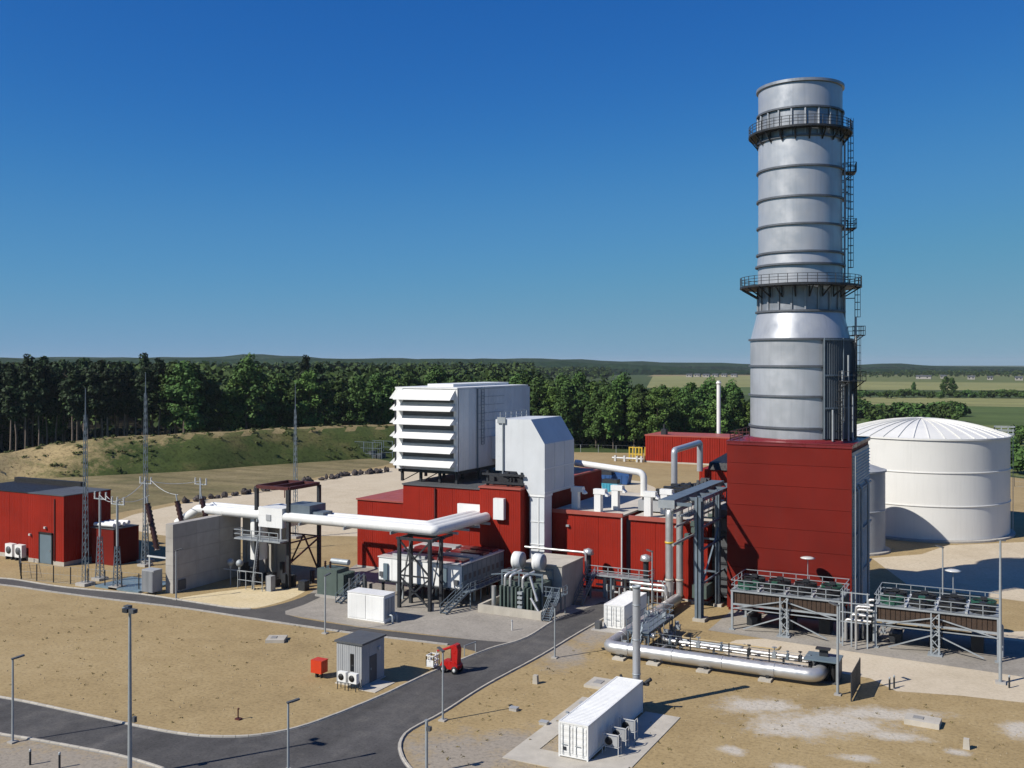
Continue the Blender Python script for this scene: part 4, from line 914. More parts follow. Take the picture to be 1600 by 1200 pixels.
# ------------------------------------------------------------------ big silver pipe
t = thing('silver_pipeline', 'thick shiny silver pipe lying low around the pipe yard', 'pipe', (-37, 95))
path = fillet([(-37.9, 117.6, .98), (-37.9, 94.7, .98), (-17.0, 94.7, .98), (-17.0, 97.2, .98)], 1.1, 8)
MB().tube(path, .64, 24).build('pipe', ALU, t)
for x in (-35.6, -31, -26, -21): 
    m = MB()
    m.v = []; m.lathe([(.64, 0), (.665, 0), (.665, .12), (.64, .12)], 0, 0, 24); m.v = [(x+p[2], 94.7+p[0], .98+p[1]) for p in m.v]; m.build('jacket_seam', ALU, t)
for y in (98.5, 103, 108, 113):
    m = MB().lathe([(.64, 0), (.665, 0), (.665, .12), (.64, .12)], 0, 0, 24); m.v = [(-37.9+p[0], y+p[2], .98+p[1]) for p in m.v]; m.build('jacket_seam', ALU, t)
for x in (-36.2, -32.6, -27.5, -21.5):
    MB().box(x-.8, 93.7, 0, x+.4, 95.5, .2).build('concrete_foot', CONCP, t); MB().box(x-.2, 94.3, .2, x+.1, 95.1, .5).build('saddle', DARK, t)
for y in (98.5, 103.5, 109): MB().box(-38.6, y-.4, 0, -37.2, y+.4, .2).box(-38.2, y-.1, .2, -37.6, y+.1, .5).build('concrete_foot', CONCP, t)
t = thing('silver_pipeline', 'thin silver pipe on low supports behind the thick one', 'pipe', (-25, 99))
MB().tube(fillet([(-35.5, 103.5, 1.1), (-33.3, 98.9, 1.2), (-17.6, 98.9, 1.2), (-17.6, 96.4, 1.2)], .8), .20, 12).build('pipe', ALU, t)
MB().tube(fillet([(-36.4, 108, 1.9), (-36.4, 97.4, 1.9), (-33.8, 97.4, 1.9)], .6), .26, 12).build('pipe', ALU, t)
for x in (-31.5, -28, -24.5, -21, -18.4):
    MB().box(x-.08, 98.7, 0, x+.08, 99.1, .95).box(x-.35, 98.5, 0, x+.35, 99.3, .15).build('support', DARK, t)
for i, x in enumerate((-32.6, -31.8, -29.6, -27.2, -24.4, -21.9, -20.6, -19.4)):
    q = .6+.4*(i*7 % 3)/2
    m = MB().box(x-.2*q, 98.65, .9, x+.2*q, 99.15, 1.45).tube([(x, 98.9, 1.4), (x, 98.9, 1.4+.5*q)], .05, 6); m.lathe([(.08, 1.38+.5*q), (.24*q, 1.38+.5*q), (.24*q, 1.44+.5*q), (.08, 1.44+.5*q)], x, 98.9, 12, smooth=False)
    m.build('valve', (GALVB, DARK, GALV)[i % 3], t)
for i, (y, z, x0, x1) in enumerate(((96.0, .45, -34, -20), (96.8, .7, -33, -19), (97.8, .5, -34, -24), (100.0, .6, -32.5, -18.5), (101.0, 1.1, -32, -22), (102.2, .5, -34, -26))):
    MB().tube(fillet([(x0, y+2, z), (x0, y, z), (x1, y, z), (x1, y+1.2, z)], .4), .11+.03*(i % 2), 8).build('small_pipe', (CONCP, ALU, YELLOWP, ALU, YELLOWP, GALV)[i], t)
# valve platform in the bend
t = thing('valve_platform', 'blue grey grating platform with railings and valves in the pipe bend', 'platform', (-35, 98))
MB().box(-36.6, 96.8, 2.2, -34.2, 105.0, 2.34).build('grating', GALVB, t)
m = MB()
for x in (-36.5, -34.3):
    for y in (97, 100.8, 104.8): m.beam((x, y, 0), (x, y, 2.2), .12)
m.build_each('leg', GALVB, t)
MB().rail([(-36.6, 96.8, 2.3), (-36.6, 105, 2.3), (-34.2, 105, 2.3), (-34.2, 96.8, 2.3)], r=.035, step=1.3).build('railing', GALVB, t)
MB().stairs((-35.4, 94.9+1.0, .1), (-35.4, 97.2, 2.2), .8, 8).build('stairs', GALVB, t)
m = MB(); rr = random.Random(5)
for i in range(24):
    x = rr.uniform(-37, -33.6); y = rr.uniform(96, 105); z = rr.uniform(.3, 3.0); m.box(x, y, z, x+rr.uniform(.2, .5), y+rr.uniform(.2, .6), z+rr.uniform(.2, .6))
    if i % 2: m.tube([(x, y, 0), (x, y, z+1)], .05, 5)
tag(m.build('valve_gear', GALV, t), kind='stuff')
# end box of the pipeline
t = thing('valve_house', 'dark open valve box at the right end of the silver pipes', 'box', (-16.4, 96.8))
MB().box(-18.4, 95.9, 0, -15.4, 98.4, .1).box(-18.4, 98.2, 0, -15.4, 98.4, 2.0).box(-15.6, 95.9, 0, -15.4, 98.4, 2.0).build('wall', GREYD, t)
MB().box(-18.5, 95.8, 2.0, -15.3, 98.5, 2.14).build('roof', BLUEG, t)
m = MB()
for i in range(4): m.tube([(-18+.7*i, 96.6, .1), (-18+.7*i, 96.6, 1.6)], .2, 8)
m.build('valve', BLACK, t)
MB().box(-17.3, 97.2, 2.14, -16.5, 97.4, 2.9).box(-17.6, 96.9, 2.8, -16.3, 97.6, 2.95).build('display_hood', DARK, t)
t = thing('open_gate_leaf', 'dark mesh gate leaf standing open by the sand apron', 'gate', (-13.6, 95))
m = MB()
for y in (91.9, 97.1): m.box(-13.65, y-.05, 0, -13.55, y+.05, 2.5)
for z in (.2, 2.4): m.beam((-13.6, 91.9, z), (-13.6, 97.1, z), .07)
m.build('gate_frame', DARK, t); m = MB()
for y in np.arange(92, 97.1, .14): m.beam((-13.6, y, .2), (-13.6, y, 2.4), .05)
for z in np.arange(.3, 2.4, .25): m.beam((-13.6, 91.9, z), (-13.6, 97.1, z), .04)
m.build('gate_mesh', DARK, t)

# ------------------------------------------------------------------ walkway, vents and concrete firewall beside the hall
t = thing('hall_walkway', 'raised grey walkway with railing and two silver vents before the red hall', 'walkway', (-46, 118))
MB().box(-49.5, 117.0, 2.9, -41.2, 118.6, 3.1).build('deck', GALV, t)
MB().rail([(-49.5, 117, 3.1), (-41.2, 117, 3.1), (-41.2, 118.6, 3.1)], r=.045).build('railing', GALV, t)
for x in (-49.2, -46.4, -43.8, -41.4): MB().box(x-.1, 117.1, 0, x+.1, 117.3, 2.9).build('leg', GALVB, t)
MB().stairs((-49.0, 112.8, .1), (-49.0, 116.9, 3.0), 1.1, 12).build('stairs', GALVB, t)
for x, y in ((-50.0, 118.4), (-42.0, 117.9)):
    v = MB().tube([(x, y, 0), (x, y, 5.3)], .35, 12).build('vent_pipe', DARK, t); MB().lathe([(.5, 5.2), (.75, 5.3), (.62, 5.9), (0, 6.1)], x, y, 16).build('vent_cap', ALU, v)
m = MB(); rr = random.Random(11)
for i in range(26):
    x = rr.uniform(-48.5, -39.2); y = rr.uniform(117.4, 120); m.tube([(x, y, .1), (x, y, rr.uniform(1, 2.7))], rr.uniform(.1, .3), 8)
for z in (.8, 1.5, 2.2, 2.6): m.tube([(-49, 118+z*.4, z), (-39.4, 118+z*.4, z)], .14, 8)
tag(m.build('pipework', GREY, t), kind='stuff')
m = MB()
for z in (2.1, 2.7): m.tube(fillet([(-43.5, 116.4, z), (-38.9, 116.4, z), (-38.9, 116.4, z-1.6)], .4), .2, 10)
for x in (-42.5, -40.0): m.beam((x, 116.4, 0), (x, 116.4, 2.6), .1)
m.build('pipe', ALU, t)
t = thing('concrete_firewall', 'thick grey concrete fire wall behind the white round fans', 'wall', (-52.4, 113))
for k in range(3): MB().box(-55.2, 109.9+k*2.18+.01, 0, -49.9, 109.9+(k+1)*2.18-.01, 5.2).build('concrete_block', CONC, t)
MB().box(-55.3, 109.8, 5.2, -49.8, 116.5, 5.32).build('coping', CONCP, t)
MB().tube(fillet([(-58.6, 117.3, 5.7), (-49.9, 117.3, 5.7), (-49.9, 117.3, 3)], .4), .16, 8).build('pipe', ALU, t)
# step-up transformer with round white fans
t = thing('transformer_skid', 'green grey transformer skid topped by two round white fans', 'transformer', (-54.5, 107.5))
for x in (-54.4, -51.6):
    m = MB().lathe([(0, 0), (1.0, 0), (1.04, .3), (1.0, .35), (1.04, .6), (1.0, .65), (1.0, 1.1), (0, 1.1)], 0, 0, 28); m.v = [(x-1.1+p[2], 108.2+p[0], 5.9+p[1]) for p in m.v]
    f = m.build('fan_drum', WHITE, t)
    m = MB().lathe([(0, 0), (.88, 0), (.88, .06), (0, .06)], 0, 0, 28); m.v = [(x+p[2], 108.2+p[0], 5.9+p[1]) for p in m.v]; m.build('fan_grille', GREY, f)
MB().box(-56.2, 106.6, .3, -51.0, 109.6, 3.6).build('tank_body', GREENM, t)
for k in range(10): MB().box(-56.1+k*.52, 105.4, .4, -55.9+k*.52, 106.6, 3.2).build('radiator_fin', GREENM, t)
m = MB()
for x in (-56.3, -54.0, -50.9): m.beam((x, 106.5, 0), (x, 106.5, 4.9), .16); m.beam((x, 109.4, 0), (x, 109.4, 4.9), .16)
for y in (106.5, 109.4): m.beam((-56.4, y, 4.75), (-50.8, y, 4.75), .2); m.beam((-57.8, y, 4.2), (-54, y, 4.75), .12)
m.build('frame', GALVB, t)
m = MB()
for x in (-55.6, -54.9, -53.2): m.tube(fillet([(x, 105.9, .5), (x, 105.9, 4.4), (x+.9, 107.2, 4.9)], .4), .17, 10)
m.tube([(-52.2, 105.8, 4.6), (-51.0, 105.3, 1.9)], .16, 8); m.tube([(-57.3, 106.2, .2), (-57.3, 106.2, 2.9)], .28, 12); m.tube([(-51.8, 105.2, 2.2), (-50.6, 104.9, .7)], .15, 8); m.build('pipe', ALU, t)
for x in (-55.4, -53.6, -52.4):
    n = 8; MB().tube([(x, 107.4, 3.6+i*.14) for i in range(n+1)], [.14 if i % 2 else .24 for i in range(n+1)], 10).build('bushing', RUST, t)
m = MB()
for k in range(5): m.box(-53.6+.1, 105.0, .3+k*.55, -52.9, 105.6, .6+k*.55)
m.build('cooler_stack', GALV, t)
t = thing('bund_wall', 'low pale concrete basin wall round the transformer skid', 'wall', (-54.5, 106))
MB().box(-58.4, 104.2, 0, -50.0, 104.55, .95).build('wall', CONCP, t); MB().box(-50.35, 104.56, 0, -50.0, 109.6, .95).build('wall', CONCP, t); MB().box(-58.4, 104.56, 0, -58.05, 110.5, .95).build('wall', CONCP, t)
t = thing('access_stairs', 'blue grey steel stair and landing at the corner of the transformer basin', 'stairs', (-49.3, 106))
MB().stairs((-49.2, 103.9, .05), (-49.2, 106.6, 2.3), 1.0, 10).build('stair_flight', GALVB, t)
MB().box(-51.4, 106.6, 2.2, -48.6, 108.6, 2.34).rail([(-51.4, 106.6, 2.3), (-48.6, 106.6, 2.3), (-48.6, 108.6, 2.3)], r=.04, step=.9).build('landing', GALVB, t)
m = MB()
for x in (-51.2, -48.8): m.beam((x, 108.4, 0), (x, 108.4, 2.2), .12)
m.build('leg', GALVB, t)
# green transformer left of the electrical house
t = thing('auxiliary_transformer', 'small green transformer with bellied radiators left of the white electrical house', 'transformer', (-78, 103))
MB().box(-80.8, 101.9, .3, -77.7, 104.5, 3.6).build('tank_body', GREENM, t)
for k in range(8): MB().box(-77.68, 102.0+k*.32, .6, -76.7, 102.14+k*.32, 3.2).build('radiator_fin', GREENM, t)
MB().tube([(-79.9, 103.8, 4.3), (-77.2, 103.8, 4.3)], .38, 12).build('conservator', GALV, t)
MB().box(-81.0, 101.7, 0, -76.5, 104.7, .3).build('foundation', CONC, t)
for x in (-80.2, -79.4): MB().tube([(x, 102.8, 3.6+i*.12) for i in range(8)], [.1 if i % 2 else .18 for i in range(8)], 8).build('bushing', RUST, t)
MB().stairs((-76.0, 99.9, .05), (-75.0, 103.6, 2.2), .9, 9).build('stairs', GALVB, t)
m = MB(); rr = random.Random(3)
for i in range(16): x = rr.uniform(-76.4, -74); y = rr.uniform(101.5, 105); m.box(x, y, 0, x+.3, y+.3, rr.uniform(.6, 3.2))
tag(m.build('cable_gear', GREYD, t), kind='stuff')
# equipment under the portal frame
t = thing('breaker_equipment', 'low dark switchgear with white insulators below the bus duct', 'switchgear', (-92, 104))
m = MB(); rr = random.Random(9)
for i in range(20): x = rr.uniform(-97, -85); y = rr.uniform(102.6, 108); m.box(x, y, 0, x+rr.uniform(.3, 1.4), y+rr.uniform(.3, 1), rr.uniform(.8, 2.8))
tag(m.build('cabinets', DARK, t), kind='stuff')
m = MB()
for x in (-95.2, -93.6): m.beam((x, 101.6, 0), (x, 101.6, 2.3), .12); m.ball((x, 101.6, 3.1), .5, 10, 6); m.tube([(x, 101.6, 2.3), (x, 101.6, 3)], .16, 8)
m.beam((-96.4, 101.6, 2.1), (-92.4, 101.6, 2.1), .14); m.build('insulator_stand', GALV, t)
MB().box(-88.6, 101.0, 0, -87.7, 101.9, 2.0).build('control_cabinet', GREY, t)
MB().rail([(-93, 100.6, 0), (-88.8, 100.6, 0)], h=2.4, r=.04, step=1.2).build('barrier', GALV, t)

# ------------------------------------------------------------------ shipping containers, chimney
def ship(x0, y0, L, h, label, nd):
    t = thing('shipping_container', label, 'container', (x0+1.22, y0))
    W = 2.44
    MB().box(x0+.05, y0+.05, .18, x0+W-.05, y0+L-.05, h-.06).build('body', WHITE, t)
    MB().corr((x0+W-.04, y0+.15), (x0+W-.04, y0+L-.15), .3, h-.15, .28, .036).build('side_wall', WHITE, t)
    MB().corr((x0+.04, y0+L-.15), (x0+.04, y0+.15), .3, h-.15, .28, .036).build('side_wall', WHITE, t)
    rf = MB(); n = int(L/.3)
    for k in range(n): rf.box(x0+.12, y0+.2+k*(L-.4)/n, h-.06, x0+W-.12, y0+.2+k*(L-.4)/n+.16, h-.015)
    rf.box(x0+.1, y0+.1, h-.07, x0+W-.1, y0+L-.1, h-.04); rf.build('roof', WHITE, t)
    f = MB()
    for x in (x0, x0+W-.12):
        for y in (y0, y0+L-.12): f.box(x, y, 0, x+.12, y+.12, h)
    for z in (.14, h-.12):
        for y in (y0, y0+L-.12): f.box(x0+.12, y, z, x0+W-.12, y+.12, z+.12)
        for x in (x0, x0+W-.12): f.box(x, y0+.12, z, x+.12, y0+L-.12, z+.12)
    f.build('frame', WHITE, t)
    for k in range(2):
        d = MB().box(x0+.13+k*1.1, y0+.03, .3, x0+1.2+k*1.1, y0+.08, h-.15)
        d.corr((x0+.16+k*1.1, y0), (x0+1.17+k*1.1, y0), .45, h-.3, .55, .012, True); d = d.build('door', WHITE, t)
        b = MB()
        for q in (.25, .8): b.tube([(x0+.13+k*1.1+q, y0-.05, .3), (x0+.13+k*1.1+q, y0-.05, h-.15)], .025, 6)
        b.box(x0+.3+k*1.1, y0-.09, 1.05, x0+.75+k*1.1, y0-.05, 1.1); b.build('lock_rod', GALV, d)
    return t
t = ship(-31.5, 68.75, 12.1, 2.75, 'long white shipping container in front with a silver chimney at its far end', 2)
MB().box(-31.1, 68.68, .65, -30.85, 68.74, .9).build('data_plate', DARK, t)
MB().box(-31.7, 70.5, 2.75, -31.5, 70.7, 2.85).build('corner_bracket', GALV, t)
t = thing('container_slab', 'pale concrete strip foundation under the long white container', 'foundation', (-30.3, 74))
MB().box(-35.2, 66.6, 0, -26.0, 69.4, .06).box(-35.2, 69.4, 0, -33.4, 82, .06).box(-28.9, 69.4, 0, -25.8, 81, .06).build('slab', CONCP, t)
t = thing('silver_chimney', 'slim silver chimney pipe rising behind the long white container', 'chimney', (-29.9, 81.5))
MB().tube([(-29.9, 81.5, .1), (-29.9, 81.5, 10.4)], .34, 20).build('flue', STEEL, t)
for z in (3.0, 6.0, 9.0): MB().lathe([(.34, z-.05), (.37, z-.05), (.37, z+.05), (.34, z+.05)], -29.9, 81.5, 20).build('band', GALV, t)
MB().lathe([(.34, 10.5), (.40, 10.52), (.40, 10.66), (.3, 10.66), (.28, 10)], -29.9, 81.5, 20).build('rim', GALV, t)
MB().box(-30.4, 81.0, 0, -29.4, 82.0, .4).box(-31.2, 80.86, 2.3, -28.6, 81.2, 2.5).tube([(-28.9, 81, 2.5), (-28.4, 81, 2.9)], .16, 8).tube([(-31, 81, 2.5), (-31.2, 81, 2.9)], .12, 8).build_each('bracket', DARK, t)
for k, y in enumerate((71.0, 72.6, 74.6)):
    t = thing('split_unit', ('air conditioning unit on floor rack nearest the container doors', 'middle air conditioning unit on floor rack beside the long container', 'air conditioning unit on floor rack farthest from the container doors')[k], 'air conditioner', (-28.1, y), 'units along the shaded container side')
    MB().box(-28.6, y-.25, .75, -27.5, y+.2, 1.5).build('case', GREY, t)
    f = MB().lathe([(0, 0), (.3, 0), (.3, .04), (0, .04)], 0, 0, 16); f.v = [(-28.2+p[0], y-.25-p[2], 1.12+p[1]) for p in f.v]; f.build('fan_grille', BLACK, t)
    m = MB()
    for x in (-28.7, -27.4):
        for q in (y-.3, y+.3): m.beam((x, q, 0), (x, q, 1.65), .05)
        m.beam((x, y-.3, 1.65), (x, y+.3, 1.65), .05); m.beam((x, y-.3, .7), (x, y+.3, .7), .05)
    m.beam((-28.7, y-.3, 1.65), (-27.4, y-.3, 1.65), .05); m.beam((-28.7, y-.3, .7), (-27.4, y-.3, .7), .05); m.build('rack', LAMPG, t)
t = ship(-42.2, 104.4, 7.5, 2.75, 'shorter pale container by the road end near the red hall', 2)
MB().box(-42.9, 103.4, 0, -42.3, 104.2, .9).build('floor_box', GREYD, t)
MB().box(-43.2, 103.0, 0, -39, 112.5, .1).build('base_slab', CONC, t)

# ------------------------------------------------------------------ grey kiosk, lift, orange box, slabs
t = thing('grey_kiosk', 'grey flat roofed kiosk on the brown gravel with cooling units in front', 'kiosk', (-55.7, 76.7))
KX0, KX1, KY0, KY1 = -57.2, -54.3, 75.0, 78.6
MB().box(KX0+.05, KY0+.05, .1, KX1-.05, KY1, 3.9).build('wall', GREY, t)
for k in range(4): MB().corr((KX0+k*.725+.01, KY0), (KX0+(k+1)*.725-.01, KY0), .2, 3.9, .24, .02).build('wall_panel', GREY, t)
for k in range(3): MB().corr((KX1, KY0+k*1.2+.01), (KX1, KY0+(k+1)*1.2-.01), .2, 3.9, .3, .02).build('wall_panel', GREY, t)
MB().box(KX0-.15, KY0-.15, 3.9, KX1+.15, KY1+.15, 4.08).build('roof', GREYD, t)
MB().box(KX0-.1, KY0-.1, 0, KX1+.1, KY1+.1, .1).box(-54.2, 74.4, 0, -52.4, 77.6, .06).build('base_slab', CONCP, t)
MB().box(-55.6, KY0-.05, 1.4, -55.2, KY0, 3.0).build('window', GLASSB, t)
d = MB().box(KX1, 76.2, .15, KX1+.05, 77.3, 2.6).build('door', GREYD, t); MB().box(KX1+.05, 76.3, 1.3, KX1+.09, 76.4, 1.5).build('handle', GALV, d)
MB().box(KX1+.03, 77.5, 2.9, KX1+.2, 77.8, 3.2).build('wall_lamp', LAMPG, t)
for k, x in enumerate((-55.7, -54.5)):
    a = thing('cooling_unit', ('white cooling unit with round fan at the kiosk wall below its window', 'white cooling unit past the right front corner of the grey kiosk')[k], 'air conditioner', (x, 74.0), 'units in front of the kiosk')
    MB().box(x-.45, 73.8, .7, x+.45, 74.2, 1.6).build('case', WHITE, a)
    f = MB().lathe([(0, 0), (.3, 0), (.3, .04), (0, .04)], 0, 0, 16); f.v = [(x-.08+p[0], 73.8-p[2], 1.15+p[1]) for p in f.v]; f.build('fan_grille', BLACK, a)
    m = MB()
    for q in (-.42, .42):
        for y in (73.75, 74.25): m.beam((x+q, y, 0), (x+q, y, .7), .06)
    m.build('stand', DARK, a)
t = thing('orange_cabinet', 'small bright orange red cabinet on a post left of the grey kiosk', 'cabinet', (-59.6, 75.6))
MB().box(-60.4, 75.2, .5, -59.15, 76.2, 1.65).build('case', ORANGE, t)
for k in range(3): MB().box(-59.15, 75.28+k*.3, .6, -59.11, 75.52+k*.3, 1.55).build('door', ORANGE, t)
MB().box(-60.4, 75.2, 1.65, -59.1, 76.25, 1.72).build('lid', ORANGE, t)
MB().box(-60.1, 75.5, 0, -59.9, 75.8, .5).box(-59.5, 75.5, 0, -59.4, 75.8, .5).build('leg', DARK, t)
t = thing('boom_lift', 'red boom lift with white basket parked at the roadside', 'lift', (-50, 83))
MB().prism([(-50.4, .45), (-48.2, .45), (-48.1, .9), (-48.6, 1.25), (-50.3, 1.25), (-50.6, .8)], 'y', 82.1, 83.8).build('chassis', FIRERED, t)
for x in (-50.1, -48.5):
    for y in (81.9, 83.7):
        m = MB().lathe([(.15, 0), (.42, 0), (.42, .3), (.15, .3)], 0, 0, 18); m.v = [(x+p[0], y+p[2], .42+p[1]) for p in m.v]; w_ = m.build('wheel', BLACK, t)
        m = MB().lathe([(0, 0), (.2, 0), (.2, .34), (0, .34)], 0, 0, 12); m.v = [(x+p[0], y-.02+p[2], .42+p[1]) for p in m.v]; m.build('rim', LAMPG, w_)
MB().prism([(-49.0, 1.0), (-48.25, 1.0), (-48.15, 2.6), (-48.35, 3.05), (-48.75, 3.15), (-49.1, 2.8)], 'y', 82.3, 83.5).build('turret', FIRERED, t)
MB().box(-49.25, 82.5, 1.3, -49.05, 83.2, 2.6).build('control_panel', GLASSB, t)
MB().tube([(-48.7, 82.9, 2.95), (-50.3, 82.9, 2.35), (-51.4, 82.9, 2.05)], [.17, .14, .11], 8).build('boom', FIRERED, t)
b = MB().tube([(-51.4, 82.9, 2.05), (-51.7, 82.9, 1.0)], .09, 6).build('jib', LAMPG, t)
m = MB().box(-52.6, 82.1, .35, -51.5, 83.7, .45).rail([(-52.6, 82.1, .45), (-51.5, 82.1, .45), (-51.5, 83.7, .45), (-52.6, 83.7, .45), (-52.6, 82.1, .45)], r=.05, step=.5); m.box(-52.62, 82.1, .45, -52.55, 83.7, 1.0); m.box(-52.6, 82.06, .45, -51.5, 82.12, 1.1)
m.build('basket', WHITE, b)
lift = [o for o in COL.objects if o.name == 'boom_lift'][0]; lift.scale = (.78, .62, .9); lift.location = (-49.9, 82.9, 0)
def pad(x, y, w_, d_, h, rz, label):
    t = thing('manhole_slab', label, 'slab', (x, y)); t.rotation_euler[2] = rz
    m = MB().box(-w_/2, -d_/2, 0, w_/2, d_/2, h); o = m.build('slab', CONCP); o.parent = t
    o = MB().box(-w_*.28, -d_*.2, h, w_*.02, d_*.2, h+.05).build('cover', CONCD); o.parent = t
    return t
pad(*(-71.74, 83.54), 2.0, 2.0, .35, .5, 'square concrete manhole slab on the gravel field at left')
pad(*(-7.47, 88.93), 2.7, 1.7, .45, -.05, 'pale oblong concrete slab at lower right of the gravel')
pad(-34.9, 85.9, 2.6, 2.6, .25, 0, 'concrete manhole slab beside the far end of the long container')
for (p, l) in (((-3.98, 84.73), 'white square marker stone at the lower right corner'), ((-40.60, 83.49), 'small pale stone block on gravel beside the branch road')):
    t = thing('marker_stone', l, 'stone', p); MB().prism([(p[0]-.25, 0), (p[0]+.25, 0), (p[0]+.2, .8), (p[0]-.2, .8)], 'y', p[1]-.2, p[1]+.2).build('block', CONCP, t)
t = thing('standpipe', 'little rusty standpipe alone on the left gravel field', 'pipe', (-58.77, 63.61)); p = (-58.77, 63.61)
MB().tube(fillet([(p[0], p[1], 0), (p[0], p[1], .95), (p[0]+.2, p[1]-.1, .95)], .1), .06, 6).build('pipe', DKRED, t); MB().box(p[0]-.2, p[1]-.2, 0, p[0]+.3, p[1]+.2, .12).build('foot', DKRED, t)
for i, q in enumerate(((-35.39, 74.35), (-34.22, 79.97), (-39.13, 76.17))):
    t = thing('ground_box', ('small grey ground box left of the long white container', 'small dark ground box half way along the long white container', 'tiny pale ground box on gravel by the road bend')[i], 'box', q)
    MB().box(q[0]-.35, q[1]-.25, 0, q[0]+.35, q[1]+.25, .25).build('case', CONC, t); MB().box(q[0]-.38, q[1]-.28, .25, q[0]+.38, q[1]+.28, .3).build('lid', GREY, t)

# ------------------------------------------------------------------ lamps
def lamp(loc, h, rz, label, r=.075):
    t = thing('street_lamp', label, 'lamp', loc, 'lamp posts along the plant roads'); x, y = loc
    MB().tube([(x, y, 0), (x, y, h)], [r*1.3, r], 8).build('pole', GALV, t); MB().box(x-.3, y-.3, 0, x+.3, y+.3, .12).build('foot', CONC, t)
    dx, dy = math.cos(rz), math.sin(rz)
    hd = MB().beam((x-dx*.1, y-dy*.1, h), (x+dx*.85, y+dy*.85, h+.16), .28, .10).build('lamp_head', GREYD, t)
    MB().beam((x+dx*.25, y+dy*.25, h-.02), (x+dx*.8, y+dy*.8, h+.08), .2, .03).build('lamp_glass', LAMPG, hd)
    return t
lamp((-71.03, 51.58), 6.6, 1.2, 'lamp post at the far left foreground below the road kerb')
lamp((-48.1, 57.3), 5.0, 1.0, 'lamp post rising from the bottom edge left of the road junction')
lamp((-43.3, 71.26), 5.8, 2.6, 'lamp post at the kerb right of the red lift')
lamp((-42.39, 91.63), 5.2, 2.4, 'lamp post on the verge left of the silver pipe bend')
lamp((-68.82, 88.19), 6.4, 1.5, 'lamp post by the narrow path before the white box container')
lamp((-95.5, 92.2), 6.2, 1.2, 'lamp post at the concrete wall end beside the path')
lamp((-14.95, 93.11), 8.1, 2.8, 'tall lamp post beside the dark open gate leaf', .10)
lamp((-40.6, 116.2), 6.8, 2.8, 'lamp post close to the twin silver risers')
lamp((-8.6, 128.5), 8.0, 2.8, 'lamp post in the shadow zone behind the right cooler')
t = thing('lamp_mast', 'tall thin mast at the right edge in front of the cooler', 'mast', (-1.97, 103.43))
MB().tube([(-1.97, 103.43, 0), (-1.97, 103.43, 13.4)], [.16, .09], 10).build('pole', GALV, t); MB().box(-2.4, 103, 0, -1.5, 103.9, .2).build('foot', CONC, t)
MB().beam((-2.3, 103.43, 13.4), (-1.5, 103.43, 13.4), .12).build('lamp_head', GREYD, t)
t = thing('floodlight_mast', 'tall mast with three floodlights left of centre in the foreground', 'mast', (-57.6, 51.2)); x, y = -57.6, 51.2
MB().tube([(x, y, 0), (x, y, 12.1)], [.17, .10], 10).build('pole', GALV, t); MB().box(x-.5, y-.5, 0, x+.5, y+.5, .2).build('foot', CONC, t)
MB().beam((x-.75, y, 12.15), (x+.75, y, 12.15), .1).build('crossarm', GALV, t)
for k, (dx, dy) in enumerate(((-.6, .35), (0, -.3), (.6, -.25))):
    f = MB().box(x+dx-.24, y+dy-.2, 12.0, x+dx+.24, y+dy+.2, 12.28).build('floodlight', GREYD if k != 1 else DARK, t)
    MB().box(x+dx-.2, y+dy-.17, 11.97, x+dx+.2, y+dy+.17, 11.999).build('lamp_glass', LAMPG, f)
MB().beam((x, y+.1, 4.2), (x+.35, y+.1, 4.2), .1).box(x+.25, y-.05, 4.0, x+.5, y+.2, 4.4).build('junction_box', GREYD, t)
t = thing('camera_post', 'short post with a small camera at the bottom edge on grey gravel', 'post', (-38.76, 61.5)); x, y = -38.76, 61.5
MB().tube([(x, y, 0), (x, y, 3.9)], .11, 10).build('pole', GALV, t); MB().box(x+.08, y-.2, 3.2, x+.4, y+.1, 3.5).build('camera', GREYD, t); MB().box(x-.12, y-.12, 3.88, x+.12, y+.12, 3.95).build('cap', GALV, t)
for q, l in (((-51.02, 98.85), 'white bollard on the yard before the transformer basin'), ((-10.96, 96.75), 'dark leaning bollard at the edge of the sand apron'), ((-65.92, 49.30), 'dark post in the lower left gravel nearest the lamp post'), ((-63.47, 49.91), 'dark post in the lower left gravel at the bottom edge'), ((-1.21, 102.39), 'thin bollard beside the tall right mast'), ((-10.65, 97.51), 'second bollard at the sand apron edge')):
    t = thing('bollard', l, 'bollard', q); MB().tube([(q[0], q[1], 0), (q[0], q[1], 1.15)], .08, 8).build('post', LAMPG if 'white' in l else DARK, t); MB().lathe([(.0, 1.22), (.08, 1.15), (.09, 1.1), (.09, 1.0)], q[0], q[1], 8).build('cap', GALV, t)

# ------------------------------------------------------------------ fences
def fence(pts, h, label, step, mat=DARK, mesh=True, r=.055):
    q = resample(pts, step); t = thing('wire_fence', label, 'fence', q[0])
    for x, y in q: MB().box(x-r, y-r, 0, x+r, y+r, h).build('post', mat, t)
    w_ = MB()
    for a, b in zip(q[:-1], q[1:]):
        for z in ((.1, h*.5, h-.05) if mesh else (h-.05,)): w_.beam((*a, z), (*b, z), .025)
        if mesh:
            L = math.dist(a, b); n = int(L/.5)
            for k in range(1, n): x = a[0]+(b[0]-a[0])*k/n; y = a[1]+(b[1]-a[1])*k/n; w_.beam((x, y, .1), (x, y, h-.05), .010)
    w_.build('fence_wire', GALV if mat is DARK else mat, t)
fence([(-123.59, 91.03), (-120.39, 91.32), (-110.76, 92.77), (-100.99, 93.64), (-98.26, 93.44)], 2.3, 'dark wire fence in front of the switchyard along the narrow path', 2.9)
fence([(-123.59, 91.03), (-133.72, 98.17)], 2.3, 'short wire fence return beside the red switch building', 2.4)
fence([(-34, 97.6), (-18, 97.0)], 2.2, 'thin wire fence between the silver pipes and the cooler', 4.0)
